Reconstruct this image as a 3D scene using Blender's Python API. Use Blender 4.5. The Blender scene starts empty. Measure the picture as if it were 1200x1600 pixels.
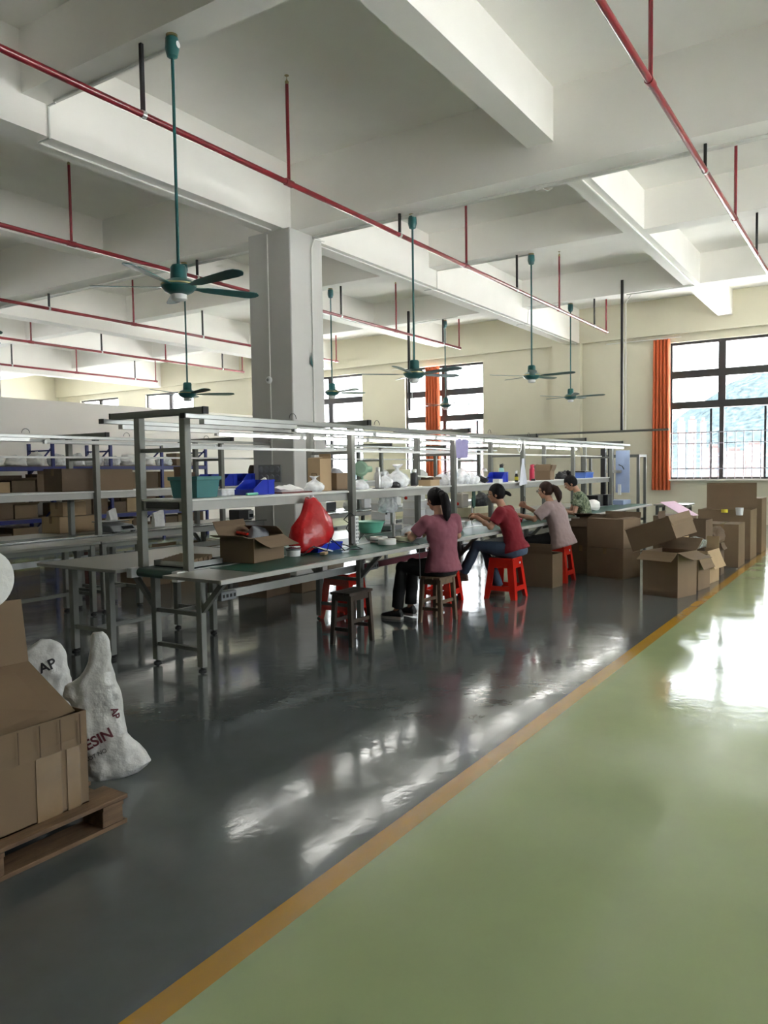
import bpy, bmesh, math, random
from mathutils import Vector, Matrix, Euler, noise
from mathutils.bvhtree import BVHTree
random.seed(7)
PI = math.pi
SC = bpy.context.scene
COL = SC.collection
# ------------------------------------------------------------------ camera
yaw, pitch, roll = math.radians(33.07), math.radians(-3.14), math.radians(-0.835)
fw = Vector((math.cos(pitch)*math.cos(yaw), math.cos(pitch)*math.sin(yaw), math.sin(pitch)))
rt = Vector((math.sin(yaw), -math.cos(yaw), 0)); up = rt.cross(fw)
r2 = rt*math.cos(roll)+up*math.sin(roll); u2 = -rt*math.sin(roll)+up*math.cos(roll)
cd = bpy.data.cameras.new('camera'); cam = bpy.data.objects.new('camera', cd); COL.objects.link(cam)
cd.sensor_fit = 'VERTICAL'; cd.sensor_height = 36.0; cd.lens = 1203/1600*36; cd.clip_end = 5000; cd.clip_start = 0.05
cam.matrix_world = Matrix(((r2.x, u2.x, -fw.x, 0), (r2.y, u2.y, -fw.y, 0), (r2.z, u2.z, -fw.z, 1.5), (0, 0, 0, 1)))
SC.camera = cam
# ------------------------------------------------------------------ sky and exposure
W = bpy.data.worlds.new('overcast_sky'); SC.world = W; W.use_nodes = True
bg = W.node_tree.nodes['Background']; bg.inputs[0].default_value = (0.93, 0.97, 1.0, 1); bg.inputs[1].default_value = 4.6
SC.view_settings.view_transform = 'Standard'; SC.view_settings.look = 'None'
SC.view_settings.gamma = 1.0; SC.view_settings.use_curve_mapping = False
SC.view_settings.exposure = 1.33
SC.cycles.max_bounces = 10; SC.cycles.diffuse_bounces = 8; SC.cycles.glossy_bounces = 4
SC.cycles.transparent_max_bounces = 16; SC.cycles.transmission_bounces = 4
SC.cycles.use_denoising = True; SC.cycles.sample_clamp_indirect = 8.0
SC.cycles.caustics_reflective = False; SC.cycles.caustics_refractive = False
sl = bpy.data.lights.new('sun', 'SUN'); sl.energy = 24.0; sl.angle = math.radians(3); sl.color = (1, .985, .965)
so = bpy.data.objects.new('sun', sl); COL.objects.link(so)
sv = Vector((math.cos(math.radians(-72))*math.cos(math.radians(76)), math.sin(math.radians(-72))*math.cos(math.radians(76)), math.sin(math.radians(76))))
so.rotation_euler = sv.to_track_quat('Z', 'Y').to_euler(); so.location = (0, 0, 60)
def portal(loc, size, rot):          # sampling window for the sky light at each real window opening
    l = bpy.data.lights.new('window_portal', 'AREA'); l.shape = 'RECTANGLE'; l.size, l.size_y = size
    l.cycles.is_portal = True
    o = bpy.data.objects.new('window_portal', l); COL.objects.link(o); o.location = loc; o.rotation_euler = rot
# ------------------------------------------------------------------ materials
MATS = {}
def mat(name, col, rough=0.5, metal=0.0, var=0.06, vscale=6.0, bump=0.0, bscale=40.0, spec=0.5, emit=0.0, alpha=1.0, coat=0.0, stretch=(1, 1, 1), trans=0.0, sss=0.0):
    if name in MATS: return MATS[name]
    m = bpy.data.materials.new(name); m.use_nodes = True; nt = m.node_tree; N = nt.nodes; L = nt.links
    b = N['Principled BSDF']; b.inputs['Roughness'].default_value = rough; b.inputs['Metallic'].default_value = metal
    b.inputs['Specular IOR Level'].default_value = spec; b.inputs['Coat Weight'].default_value = coat
    tc = N.new('ShaderNodeTexCoord'); mp = N.new('ShaderNodeMapping'); mp.inputs['Scale'].default_value = stretch
    L.new(tc.outputs['Object'], mp.inputs['Vector'])
    nz = N.new('ShaderNodeTexNoise'); nz.inputs['Scale'].default_value = vscale; nz.inputs['Detail'].default_value = 4
    L.new(mp.outputs[0], nz.inputs['Vector'])
    rp = N.new('ShaderNodeValToRGB'); rp.color_ramp.elements[0].position = 0.3; rp.color_ramp.elements[1].position = 0.7
    rp.color_ramp.elements[0].color = (*[max(0, c*(1-var)) for c in col], 1); rp.color_ramp.elements[1].color = (*[min(1, c*(1+var)) for c in col], 1)
    L.new(nz.outputs['Fac'], rp.inputs[0]); L.new(rp.outputs[0], b.inputs['Base Color'])
    if bump:
        n2 = N.new('ShaderNodeTexNoise'); n2.inputs['Scale'].default_value = bscale; n2.inputs['Detail'].default_value = 5
        L.new(mp.outputs[0], n2.inputs['Vector'])
        bp = N.new('ShaderNodeBump'); bp.inputs['Strength'].default_value = bump; bp.inputs['Distance'].default_value = 0.02
        L.new(n2.outputs['Fac'], bp.inputs['Height']); L.new(bp.outputs[0], b.inputs['Normal'])
    if emit:
        b.inputs['Emission Color'].default_value = (*col, 1); b.inputs['Emission Strength'].default_value = emit
    if trans: b.inputs['Transmission Weight'].default_value = trans
    if sss: b.inputs['Subsurface Weight'].default_value = sss; b.inputs['Subsurface Radius'].default_value = (.02, .01, .006)
    if alpha < 1: b.inputs['Alpha'].default_value = alpha
    MATS[name] = m; return m
def srgb(r, g, b):
    f = lambda c: c/12.92 if c <= .04045 else ((c+.055)/1.055)**2.4
    return tuple(f(v/255) for v in (r, g, b))
def glass_mat(name, tint=(1, 1, 1), refl=0.08, rough=0.02):
    m = bpy.data.materials.new(name); m.use_nodes = True; nt = m.node_tree; N = nt.nodes; L = nt.links
    for n in list(N): N.remove(n)
    o = N.new('ShaderNodeOutputMaterial'); mx = N.new('ShaderNodeMixShader'); t = N.new('ShaderNodeBsdfTransparent'); g = N.new('ShaderNodeBsdfGlossy')
    t.inputs[0].default_value = (*tint, 1); g.inputs['Roughness'].default_value = rough; mx.inputs[0].default_value = refl
    L.new(t.outputs[0], mx.inputs[1]); L.new(g.outputs[0], mx.inputs[2]); L.new(mx.outputs[0], o.inputs[0])
    MATS[name] = m; return m
def film_mat(name, col, op):        # thin clear plastic film: part see-through, part white sheen
    m = bpy.data.materials.new(name); m.use_nodes = True; nt = m.node_tree; N = nt.nodes; L = nt.links
    b = N['Principled BSDF']; b.inputs['Base Color'].default_value = (*col, 1); b.inputs['Roughness'].default_value = 0.22
    t = N.new('ShaderNodeBsdfTransparent'); mx = N.new('ShaderNodeMixShader'); o = N['Material Output']
    nz = N.new('ShaderNodeTexNoise'); nz.inputs['Scale'].default_value = 14; nz.inputs['Detail'].default_value = 5
    tc = N.new('ShaderNodeTexCoord'); L.new(tc.outputs['Object'], nz.inputs['Vector'])
    mr = N.new('ShaderNodeMapRange'); mr.inputs[1].default_value = .3; mr.inputs[2].default_value = .7; mr.inputs[3].default_value = max(0, op-.22); mr.inputs[4].default_value = min(1, op+.22)
    L.new(nz.outputs['Fac'], mr.inputs[0]); L.new(mr.outputs[0], mx.inputs[0]); L.new(t.outputs[0], mx.inputs[1]); L.new(b.outputs[0], mx.inputs[2]); L.new(mx.outputs[0], o.inputs[0])
    bp = N.new('ShaderNodeBump'); bp.inputs['Strength'].default_value = .5; bp.inputs['Distance'].default_value = .02
    L.new(nz.outputs['Fac'], bp.inputs['Height']); L.new(bp.outputs[0], b.inputs['Normal'])
    MATS[name] = m; return m
def floor_mat(name, col, var, rough, speck, spec=.8):
    m = bpy.data.materials.new(name); m.use_nodes = True; nt = m.node_tree; N = nt.nodes; L = nt.links
    b = N['Principled BSDF']; b.inputs['Specular IOR Level'].default_value = spec
    tc = N.new('ShaderNodeTexCoord')
    n1 = N.new('ShaderNodeTexNoise'); n1.inputs['Scale'].default_value = .7; n1.inputs['Detail'].default_value = 6; n1.inputs['Roughness'].default_value = .62
    L.new(tc.outputs['Object'], n1.inputs['Vector'])
    rp = N.new('ShaderNodeValToRGB'); rp.color_ramp.elements[0].position = .3; rp.color_ramp.elements[1].position = .72
    rp.color_ramp.elements[0].color = (*[c*(1-var) for c in col], 1); rp.color_ramp.elements[1].color = (*[c*(1+var) for c in col], 1)
    L.new(n1.outputs['Fac'], rp.inputs[0])
    # scattered pale chips and scuffs
    vo = N.new('ShaderNodeTexVoronoi'); vo.inputs['Scale'].default_value = 2.6; vo.feature = 'F1'
    L.new(tc.outputs['Object'], vo.inputs['Vector'])
    lt = N.new('ShaderNodeMath'); lt.operation = 'LESS_THAN'; lt.inputs[1].default_value = .022
    L.new(vo.outputs['Distance'], lt.inputs[0])
    mx = N.new('ShaderNodeMixRGB'); mx.inputs[2].default_value = (*speck, 1); L.new(lt.outputs[0], mx.inputs[0]); L.new(rp.outputs[0], mx.inputs[1])
    L.new(mx.outputs[0], b.inputs['Base Color'])
    n2 = N.new('ShaderNodeTexNoise'); n2.inputs['Scale'].default_value = 2.2; n2.inputs['Detail'].default_value = 5; L.new(tc.outputs['Object'], n2.inputs['Vector'])
    mr = N.new('ShaderNodeMapRange'); mr.inputs[1].default_value = .35; mr.inputs[2].default_value = .7; mr.inputs[3].default_value = rough*.65; mr.inputs[4].default_value = rough*1.5
    L.new(n2.outputs['Fac'], mr.inputs[0]); L.new(mr.outputs[0], b.inputs['Roughness'])
    n3 = N.new('ShaderNodeTexNoise'); n3.inputs['Scale'].default_value = 3.4; n3.inputs['Detail'].default_value = 3; L.new(tc.outputs['Object'], n3.inputs['Vector'])
    n4 = N.new('ShaderNodeTexNoise'); n4.inputs['Scale'].default_value = 26; n4.inputs['Detail'].default_value = 2; L.new(tc.outputs['Object'], n4.inputs['Vector'])
    ad = N.new('ShaderNodeMath'); ad.operation = 'MULTIPLY_ADD'; ad.inputs[1].default_value = .12
    L.new(n4.outputs['Fac'], ad.inputs[0]); L.new(n3.outputs['Fac'], ad.inputs[2])
    bp = N.new('ShaderNodeBump'); bp.inputs['Strength'].default_value = .10; bp.inputs['Distance'].default_value = .02
    L.new(ad.outputs[0], bp.inputs['Height']); L.new(bp.outputs[0], b.inputs['Normal'])
    MATS[name] = m; return m
floor_mat('epoxy_grey', (.105, .118, .12), .2, .105, (.3, .32, .32))
floor_mat('epoxy_green', (.32, .39, .205), .08, .11, (.62, .66, .55), .36)
floor_mat('line_yellow', (.42, .225, .02), .14, .16, (.3, .2, .05))
mat('ceiling_white', (.935, .92, .885), .75, var=.03, vscale=1.2, bump=.05, bscale=6)
mat('wall_cream', (.63, .60, .48), .75, var=.03, vscale=1.0, bump=.04, bscale=8)
mat('partition_white', (.93, .89, .84), .7, var=.02, vscale=.8)
mat('column_white', (.57, .565, .55), .6, var=.03, vscale=1.5, bump=.05, bscale=7)
mat('conduit_white', (.78, .78, .75), .4)
mat('frame_bronze', (.045, .04, .042), .4, .3)
mat('grille_metal', (.42, .40, .46), .4, .3)
mat('sill_stone', (.76, .74, .68), .4)
mat('curtain_orange', (.56, .12, .04), .75, var=.03, vscale=5, trans=0)
mat('pipe_red', (.20, .008, .016), .28, var=.08, coat=.4)
mat('steel_black', (.015, .015, .017), .45)
mat('brass', (.35, .28, .14), .35, .9)
mat('fan_teal', (.012, .105, .105), .3, var=.05, coat=.3)
mat('fan_trim', (.42, .36, .18), .3, .8)
mat('alu', (.40, .41, .40), .32, .75, var=.05)
mat('post_grey', (.18, .185, .168), .42, .25, var=.05)
mat('alu_bright', (.62, .63, .62), .3, .6, var=.04)
mat('plate_steel', (.36, .37, .36), .22, .85, var=.05)
mat('laminate_grey', (.215, .215, .195), .3, var=.06, vscale=3)
mat('edge_trim', (.42, .42, .40), .4, .1)
mat('mat_green', (.012, .085, .058), .38, var=.08, vscale=4)
mat('belt_green', (.010, .045, .036), .35)
mat('shelf_white', (.66, .67, .66), .4)
mat('rubber', (.012, .012, .012), .6)
mat('kraft', (.185, .125, .073), .75, var=.06, vscale=3, bump=.05, bscale=10)
mat('kraft_dark', (.135, .09, .055), .75, var=.10, vscale=4, bump=.08, bscale=18)
mat('kraft_pale', (.40, .285, .165), .75, var=.08, vscale=4, bump=.06, bscale=18)
mat('tape_clear', (.235, .16, .09), .2, var=.1)
mat('kraft_edge', (.46, .36, .24), .8)
mat('plastic_red', (.62, .022, .012), .25, var=.05, coat=.3)
mat('plastic_blue', (.012, .035, .44), .3, var=.06)
mat('plastic_blue_pale', (.10, .22, .66), .35)
mat('plastic_teal', (.055, .19, .20), .4)
mat('plastic_mint', (.17, .56, .40), .3)
mat('plastic_white', (.74, .75, .76), .35)
mat('plastic_black', (.012, .012, .014), .35)
mat('plastic_grey', (.22, .23, .24), .4)
mat('wood_dark', (.035, .02, .012), .35, var=.35, vscale=5, stretch=(8, 8, 1), bump=.1, bscale=30)
mat('wood_worn', (.13, .082, .048), .5, var=.3, vscale=5, stretch=(8, 8, 1), bump=.1, bscale=30)
mat('wood_pallet', (.15, .088, .047), .7, var=.3, vscale=5, stretch=(1, 8, 8), bump=.25, bscale=30)
mat('rack_blue', (.008, .016, .16), .35)
mat('rack_board', (.16, .12, .08), .7)
mat('bag_white', (.78, .78, .77), .5, var=.03, bump=.7, bscale=9)
mat('sack_woven', (.55, .55, .54), .3, var=.04, bump=.8, bscale=14)
mat('bag_red', (.46, .008, .012), .25, var=.12, bump=.6, bscale=10)
mat('bag_grey', (.26, .27, .30), .3, var=.25, bump=.6, bscale=14)
mat('bag_black', (.012, .012, .014), .4, bump=.5)
mat('foil_silver', (.62, .66, .66), .2, .7, var=.15, bump=.8, bscale=14)
film_mat('film_clear', (.82, .85, .88), .42)
film_mat('film_dense', (.85, .87, .90), .72)
glass_mat('pane_glass', (.97, .98, .98), .05)
mat('led_lit', (1.0, .985, .93), .4, emit=7.0)
mat('led_off', (.7, .71, .7), .4)
mat('print_black', (.02, .018, .022), .6)
mat('print_maroon', (.10, .012, .02), .6)
mat('paper', (.72, .72, .70), .7)
mat('paper_pink', (.80, .55, .72), .6)
mat('cloth_lilac', (.36, .33, .58), .8)
mat('cloth_pale', (.70, .72, .80), .8)
mat('skin', (.46, .245, .16), .5, var=.06, sss=.08)
mat('hair_black', (.008, .006, .007), .6, spec=.2, var=.3, vscale=30, bump=.4, bscale=60, stretch=(1, 1, .15))
mat('hair_brown', (.04, .018, .012), .55, spec=.25, var=.5, vscale=16, bump=.4, bscale=60, stretch=(1, 1, .15))
mat('shirt_pink', (.25, .08, .11), .85, var=.07, bump=.35, bscale=9)
mat('shirt_red', (.20, .006, .016), .85, var=.08, bump=.35, bscale=9)
mat('blouse_mauve', (.33, .245, .245), .8, var=.06, bump=.45, bscale=10, stretch=(1.4, 1.4, .3))
mat('trouser_black', (.008, .008, .009), .8, bump=.3, bscale=9)
mat('jeans_blue', (.06, .09, .145), .85, var=.12, vscale=9, bump=.3, bscale=12)
mat('jeans_faded', (.16, .20, .25), .85, var=.12, vscale=9, bump=.3, bscale=12)
mat('shoe_dark', (.02, .02, .022), .5)
mat('sole_pale', (.45, .44, .42), .6)
mat('sandal_tan', (.19, .12, .09), .6)
mat('lens_rim', (.03, .02, .02), .3)
mat('eye_white', (.7, .68, .65), .3)
mat('lip', (.34, .11, .095), .5)
mat('mountain_hazed', (.034, .046, .051), .95, spec=0.0, var=.45, vscale=.06, bump=1.0, bscale=.1)  # far forest, with the blue of distance haze put into its colour
mat('tower_facade', (.12, .092, .09), .8, spec=0.0)
mat('tower_window', (.10, .12, .15), .3)
mat('ground_city', (.84, .83, .81), .9, var=.12, vscale=.02)
mat('cream_crate', (.62, .60, .42), .5)
mat('steel_brushed', (.45, .45, .44), .28, .9)
mat('thermos_red', (.42, .012, .05), .3, .2)
mat('bottle_aqua', (.32, .62, .60), .3)
mat('label_yellow', (.72, .62, .05), .5)
mat('fan_mint', (.38, .58, .44), .4)
mat('panel_lightblue', (.36, .45, .68), .4)
mat('screen_dark', (.015, .018, .02), .15)
mat('padding_grey', (.36, .33, .29), .8)
mat('chair_wood', (.12, .02, .015), .35)
def cam_pattern():      # green blouse with small dark leaf print
    m = bpy.data.materials.new('blouse_leaf'); m.use_nodes = True; N = m.node_tree.nodes; L = m.node_tree.links; b = N['Principled BSDF']; b.inputs['Roughness'].default_value = .85
    tc = N.new('ShaderNodeTexCoord'); vo = N.new('ShaderNodeTexNoise'); vo.inputs['Scale'].default_value = 42; vo.inputs['Detail'].default_value = 2; L.new(tc.outputs['Object'], vo.inputs['Vector'])
    rp = N.new('ShaderNodeValToRGB'); rp.color_ramp.interpolation = 'CONSTANT'; e = rp.color_ramp.elements
    e[0].color = (.05, .075, .045, 1); e[1].position = .43; e[1].color = (.175, .215, .13, 1); e.new(.62).color = (.33, .36, .27, 1)
    L.new(vo.outputs['Fac'], rp.inputs[0]); L.new(rp.outputs[0], b.inputs['Base Color']); MATS['blouse_leaf'] = m
cam_pattern()
# ------------------------------------------------------------------ mesh helpers
class MB:
    def __init__(s): s.v = []; s.f = []; s.m = Matrix.Identity(4)
    def add(s, vs, fs):
        n = len(s.v); s.v += [tuple(s.m @ Vector(v)) for v in vs]; s.f += [tuple(i+n for i in f) for f in fs]; return s
    def box(s, x0, x1, y0, y1, z0, z1):
        return s.add([(x0, y0, z0), (x1, y0, z0), (x1, y1, z0), (x0, y1, z0), (x0, y0, z1), (x1, y0, z1), (x1, y1, z1), (x0, y1, z1)],
                     [(0, 3, 2, 1), (4, 5, 6, 7), (0, 1, 5, 4), (1, 2, 6, 5), (2, 3, 7, 6), (3, 0, 4, 7)])
    def cbox(s, c, d): return s.box(c[0]-d[0]/2, c[0]+d[0]/2, c[1]-d[1]/2, c[1]+d[1]/2, c[2]-d[2]/2, c[2]+d[2]/2)
    def loft(s, rings, cap=True):
        n = len(rings[0]); vs = [p for r in rings for p in r]; fs = []
        for k in range(len(rings)-1):
            for i in range(n):
                j = (i+1) % n; fs.append((k*n+i, k*n+j, (k+1)*n+j, (k+1)*n+i))
        if cap: fs.append(tuple(reversed(range(n)))); fs.append(tuple(range((len(rings)-1)*n, len(rings)*n)))
        return s.add(vs, fs)
    def lathe(s, prof, c=(0, 0, 0), n=20, ax='z'):
        rings = []
        for r, h in prof:
            ring = []
            for i in range(n):
                a = 2*PI*i/n; p = (max(r, 1e-5)*math.cos(a), max(r, 1e-5)*math.sin(a), h)
                if ax == 'x': p = (p[2], p[0], p[1])
                if ax == 'y': p = (p[1], p[2], p[0])
                ring.append((p[0]+c[0], p[1]+c[1], p[2]+c[2]))
            rings.append(ring)
        return s.loft(rings)
    def tube(s, pts, r, n=8, close=False):
        pts = [Vector(p) for p in pts]; rs = r if isinstance(r, (list, tuple)) else [r]*len(pts); rings = []
        t0 = (pts[1]-pts[0]).normalized(); u = t0.orthogonal().normalized()
        for k, p in enumerate(pts):
            if k == 0: t = t0
            elif k == len(pts)-1: t = (pts[-1]-pts[-2]).normalized()
            else: t = ((pts[k+1]-p).normalized()+(p-pts[k-1]).normalized()); t = t.normalized() if t.length > 1e-6 else t0
            u = (u-t*u.dot(t)); u = u.normalized() if u.length > 1e-6 else t.orthogonal().normalized(); w = t.cross(u)
            rings.append([tuple(p+(u*math.cos(2*PI*i/n)+w*math.sin(2*PI*i/n))*rs[k]) for i in range(n)])
        return s.loft(rings)
    def bar(s, a, b, w, h):          # rectangular bar between two points
        a, b = Vector(a), Vector(b); t = (b-a).normalized(); side = t.cross(Vector((0, 0, 1)))
        side = side.normalized() if side.length > 1e-4 else Vector((1, 0, 0)); upv = side.cross(t)
        q = [side*w/2+upv*h/2, -side*w/2+upv*h/2, -side*w/2-upv*h/2, side*w/2-upv*h/2]
        return s.loft([[tuple(a+x) for x in q], [tuple(b+x) for x in q]])
    def prism(s, poly, z0, z1):
        n = len(poly); return s.loft([[(x, y, z0) for x, y in poly], [(x, y, z1) for x, y in poly]])
    def sheet(s, P, t):               # quad given by 4 points, thickened by t
        P = [Vector(p) for p in P]; nrm = (P[1]-P[0]).cross(P[3]-P[0]).normalized()*t
        return s.loft([[tuple(p) for p in P], [tuple(p+nrm) for p in P]])
    def ell(s, c, r, nu=16, nv=10, M=None):
        vs = []; fs = []; c = Vector(c)
        for j in range(nv+1):
            th = PI*j/nv
            for i in range(nu):
                a = 2*PI*i/nu; p = Vector((r[0]*math.sin(th)*math.cos(a), r[1]*math.sin(th)*math.sin(a), r[2]*math.cos(th)))
                if M: p = M @ p
                vs.append(tuple(c+p))
        for j in range(nv):
            for i in range(nu):
                k = (i+1) % nu; fs.append((j*nu+i, (j+1)*nu+i, (j+1)*nu+k, j*nu+k))
        return s.add(vs, fs)
    def mesh(s, name, m, smooth=False, bevel=0.0, seg=1):
        me = bpy.data.meshes.new(name); me.from_pydata(s.v, [], s.f)
        bm = bmesh.new(); bm.from_mesh(me)
        bmesh.ops.remove_doubles(bm, verts=bm.verts, dist=1e-5)
        bmesh.ops.dissolve_degenerate(bm, dist=1e-5, edges=bm.edges)
        bmesh.ops.recalc_face_normals(bm, faces=bm.faces)
        if bevel: bmesh.ops.bevel(bm, geom=[e for e in bm.edges if len(e.link_faces) == 2 and e.calc_face_angle(0) > .5], offset=bevel, segments=seg, affect='EDGES', clamp_overlap=True)
        bm.to_mesh(me); bm.free()
        if smooth:
            for p in me.polygons: p.use_smooth = True
            try: me.set_sharp_from_angle(angle=math.radians(40))
            except Exception: pass
        me.materials.append(MATS[m] if isinstance(m, str) else m); return me
    def build(s, name, m, parent=None, loc=(0, 0, 0), rot=(0, 0, 0), smooth=False, bevel=0.0, seg=1):
        return put(name, s.mesh(name, m, smooth, bevel, seg), parent, loc, rot)
def put(name, me, parent=None, loc=(0, 0, 0), rot=(0, 0, 0)):
    o = bpy.data.objects.new(name, me); COL.objects.link(o); o.location = loc; o.rotation_euler = rot
    if parent: o.parent = parent
    return o
def thing(name, label, cat, loc=(0, 0, 0), rz=0.0, group=None):
    o = bpy.data.objects.new(name, None); o.empty_display_size = .1; COL.objects.link(o); o.location = loc; o.rotation_euler = (0, 0, rz)
    return tag(o, label, cat, group)
def tag(o, label, cat, group=None):
    o['label'] = label; o['category'] = cat
    if group: o['group'] = group
    return o
def struct(o): o['kind'] = 'structure'; return o
CACHE = {}
def pbox(parent, name, c, d, m, rot=(0, 0, 0), bevel=0.0):       # box part, mesh shared between alike pieces
    k = (tuple(round(x, 4) for x in d), m, bevel)
    if k not in CACHE: CACHE[k] = MB().cbox((0, 0, 0), d).mesh(name, m, bevel=bevel)
    return put(name, CACHE[k], parent, c, rot)
def shared(key, fn):
    if key not in CACHE: CACHE[key] = fn()
    return CACHE[key]
def copy_tree(o, parent=None):
    c = o.copy(); COL.objects.link(c); c.parent = parent
    for ch in o.children: copy_tree(ch, c)
    return c
def remeshed(o, voxel, smooth=4):     # fuse overlapping forms into one continuous surface
    md = o.modifiers.new('r', 'REMESH'); md.mode = 'VOXEL'; md.voxel_size = voxel; md.use_smooth_shade = True
    if smooth:
        sm = o.modifiers.new('s', 'SMOOTH'); sm.iterations = smooth; sm.factor = .5
    bpy.context.view_layer.update()
    me = bpy.data.meshes.new_from_object(o.evaluated_get(bpy.context.evaluated_depsgraph_get()))
    old = o.data; mats = list(old.materials); o.modifiers.clear(); o.data = me
    me.materials.clear()
    for x in mats: me.materials.append(x)
    for p in me.polygons: p.use_smooth = True
    return o
def text_mesh(name, s, size, m, parent, M, bold=0.0, ext=.0012):
    cu = bpy.data.curves.new(name, 'FONT'); cu.body = s; cu.size = size; cu.extrude = 0; cu.offset = bold
    t = bpy.data.objects.new(name, cu); COL.objects.link(t); bpy.context.view_layer.update()
    me = bpy.data.meshes.new_from_object(t.evaluated_get(bpy.context.evaluated_depsgraph_get()))
    bm = bmesh.new(); bm.from_mesh(me); bmesh.ops.triangulate(bm, faces=bm.faces)
    for _ in range(4):
        le = [e for e in bm.edges if e.calc_length() > .008]
        if le: bmesh.ops.subdivide_edges(bm, edges=le, cuts=1); bmesh.ops.triangulate(bm, faces=bm.faces)
    bm.to_mesh(me); bm.free()
    bpy.data.objects.remove(t); me.materials.clear(); me.materials.append(MATS[m])
    o = put(name, me, parent); o.matrix_local = M; return o
def crumple(me, amp, freq, seed, zfix=None):
    off = Vector((seed*3.17, seed*1.7, seed*2.3))
    for v in me.vertices:
        d = noise.noise_vector(v.co*freq+off)*amp+noise.noise_vector(v.co*freq*2.7+off)*amp*.45
        if zfix is not None and v.co.z < zfix: d.z = 0; d *= .3
        v.co += d
def creases(me, amp, freq, seed):
    off = Vector((seed*1.3, seed*2.1, seed*.7)); nn = [v.normal.copy() for v in me.vertices]
    for v, n in zip(me.vertices, nn):
        v.co += n*amp*(1-2.2*abs(noise.noise(Vector((v.co.x*freq, v.co.y*freq, v.co.z*freq*.6))+off)))
def blob(name, m, parent, loc, r, prof=None, amp=.02, freq=9, seed=1, nu=26, nv=18, rz=0):
    # crumpled bag: rounded body, flat base at z=0, optional profile [(height fraction, radius factor)]
    b = MB(); rings = []
    prof = prof or [(0, .72), (.06, .92), (.3, 1), (.6, .92), (.85, .6), (.97, .25), (1, .06)]
    hs = []
    for k in range(nv):
        t = k/(nv-1)
        for (h0, f0), (h1, f1) in zip(prof, prof[1:]):
            if h0 <= t <= h1: f = f0+(f1-f0)*(t-h0)/max(h1-h0, 1e-6); break
        rings.append([(r[0]*f*math.cos(2*PI*i/nu), r[1]*f*math.sin(2*PI*i/nu), r[2]*t) for i in range(nu)])
    b.loft(rings); me = b.mesh(name, m, smooth=True); crumple(me, amp, freq, seed, zfix=.004)
    for v in me.vertices: v.co.z = max(v.co.z, 0)
    return put(name, me, parent, loc, (0, 0, rz))
# ------------------------------------------------------------------ room shell
X0, X1, Y0, Y1, ZC = -10.0, 21.1, -7.0, 31.0, 5.83
MX, SX = [-3.5, 8.855, 21.05], [.62, 4.74, 12.77, 17.14]        # beam lines crossing the room
MY, SY = [-1.2, 7.33, 15.85, 24.3], [3.41, 11.45, 20.05]
def slab(name, x0, x1, y0, y1, z0, z1, m): return struct(MB().box(x0, x1, y0, y1, z0, z1).build(name, m))
def strips(name, ys, m):
    b = MB()
    for a, c in ys: b.box(X0, X1, a, c, -.12, 0)
    return struct(b.build(name, m))
strips('floor', [(Y0, -.72), (1.73, 11.3), (13.7, Y1)], 'epoxy_grey')
strips('floor_aisle', [(-.62, 1.63), (11.3, 13.7)], 'epoxy_green')
strips('floor_line', [(-.72, -.62), (1.63, 1.73)], 'line_yellow')
slab('ceiling', X0, X1+.25, Y0-.25, Y1, ZC, ZC+.2, 'ceiling_white')
for c in MX[:2]: slab('ceiling_beam', c-.205, c+.205, Y0, Y1, 4.9, ZC, 'ceiling_white')
for c in SX: slab('ceiling_beam', c-.16, c+.16, Y0, Y1, 5.222, ZC, 'ceiling_white')
for c in MY: slab('ceiling_beam', X0, X1, c-.19, c+.19, 4.902, ZC, 'ceiling_white')
for c in SY: slab('ceiling_beam', X0, X1, c-.16, c+.16, 5.22, ZC, 'ceiling_white')
slab('trim_1', X1-.13, X1+.0, Y0, Y1, 4.9, ZC, 'wall_cream')          # ring beam over the windows
WINS = [(1.0, 4.77, 3), (10.13, 12.88, 2), (14.53, 17.28, 2), (22.45, 25.2, 2), (26.9, 29.45, 2)]
ZS, ZT = 1.14, 4.69
def wall_x(name, x0, x1, wins, m):
    b = MB(); y = Y0-.25
    for a, c, n in wins:
        b.box(x0, x1, y, a, -.12, ZC); b.box(x0, x1, a, c, -.12, ZS); b.box(x0, x1, a, c, ZT, ZC); y = c
    b.box(x0, x1, y, Y1, -.12, ZC); return struct(b.build(name, m))
def wall_y(name, y0, y1, wins, m):
    b = MB(); x = X0
    for a, c, n in wins:
        b.box(x, a, y0, y1, -.12, ZC); b.box(a, c, y0, y1, -.12, ZS); b.box(a, c, y0, y1, ZT, ZC); x = c
    b.box(x, X1, y0, y1, -.12, ZC); return struct(b.build(name, m))
wall_x('wall_far', X1, X1+.25, WINS, 'wall_cream')
RWINS = [(3.7, 7.0, 3), (7.8, 11.0, 3), (11.8, 14.8, 3)]
wall_y('wall_right', Y0-.25, Y0, RWINS, 'wall_cream')
LWINS = [(-6.4, -3.0, 3), (-2.2, 1.2, 3), (2.0, 5.4, 3), (6.2, 9.6, 3), (10.4, 13.6, 3), (14.4, 17.4, 3)]
wall_y('wall_left', Y1, Y1+.25, LWINS, 'wall_cream')
BWINS = []
wall_x('wall_back', X0-.25, X0, BWINS, 'wall_cream')
slab('wall_partition', -2.0, 19.6, 15.36, 15.5, 0, 3.12, 'partition_white')
slab('trim_2', X1-.2, X1, 7.1, 7.9, 0, 4.9, 'wall_cream')              # pier on the window wall
slab('trim_3', X1-.2, X1, 15.9-.4+2.2, 15.9+2.9, 0, 4.9, 'wall_cream')
# columns
def column(x, y):
    b = MB().box(x-.37, x+.37, y-.39, y+.39, 0, 4.9); return struct(b.build('column', 'column_white', bevel=.012))
column(8.84, 7.41)
column(-3.5, 7.41); column(8.84, 15.85); column(-3.5, 15.85)
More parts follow.
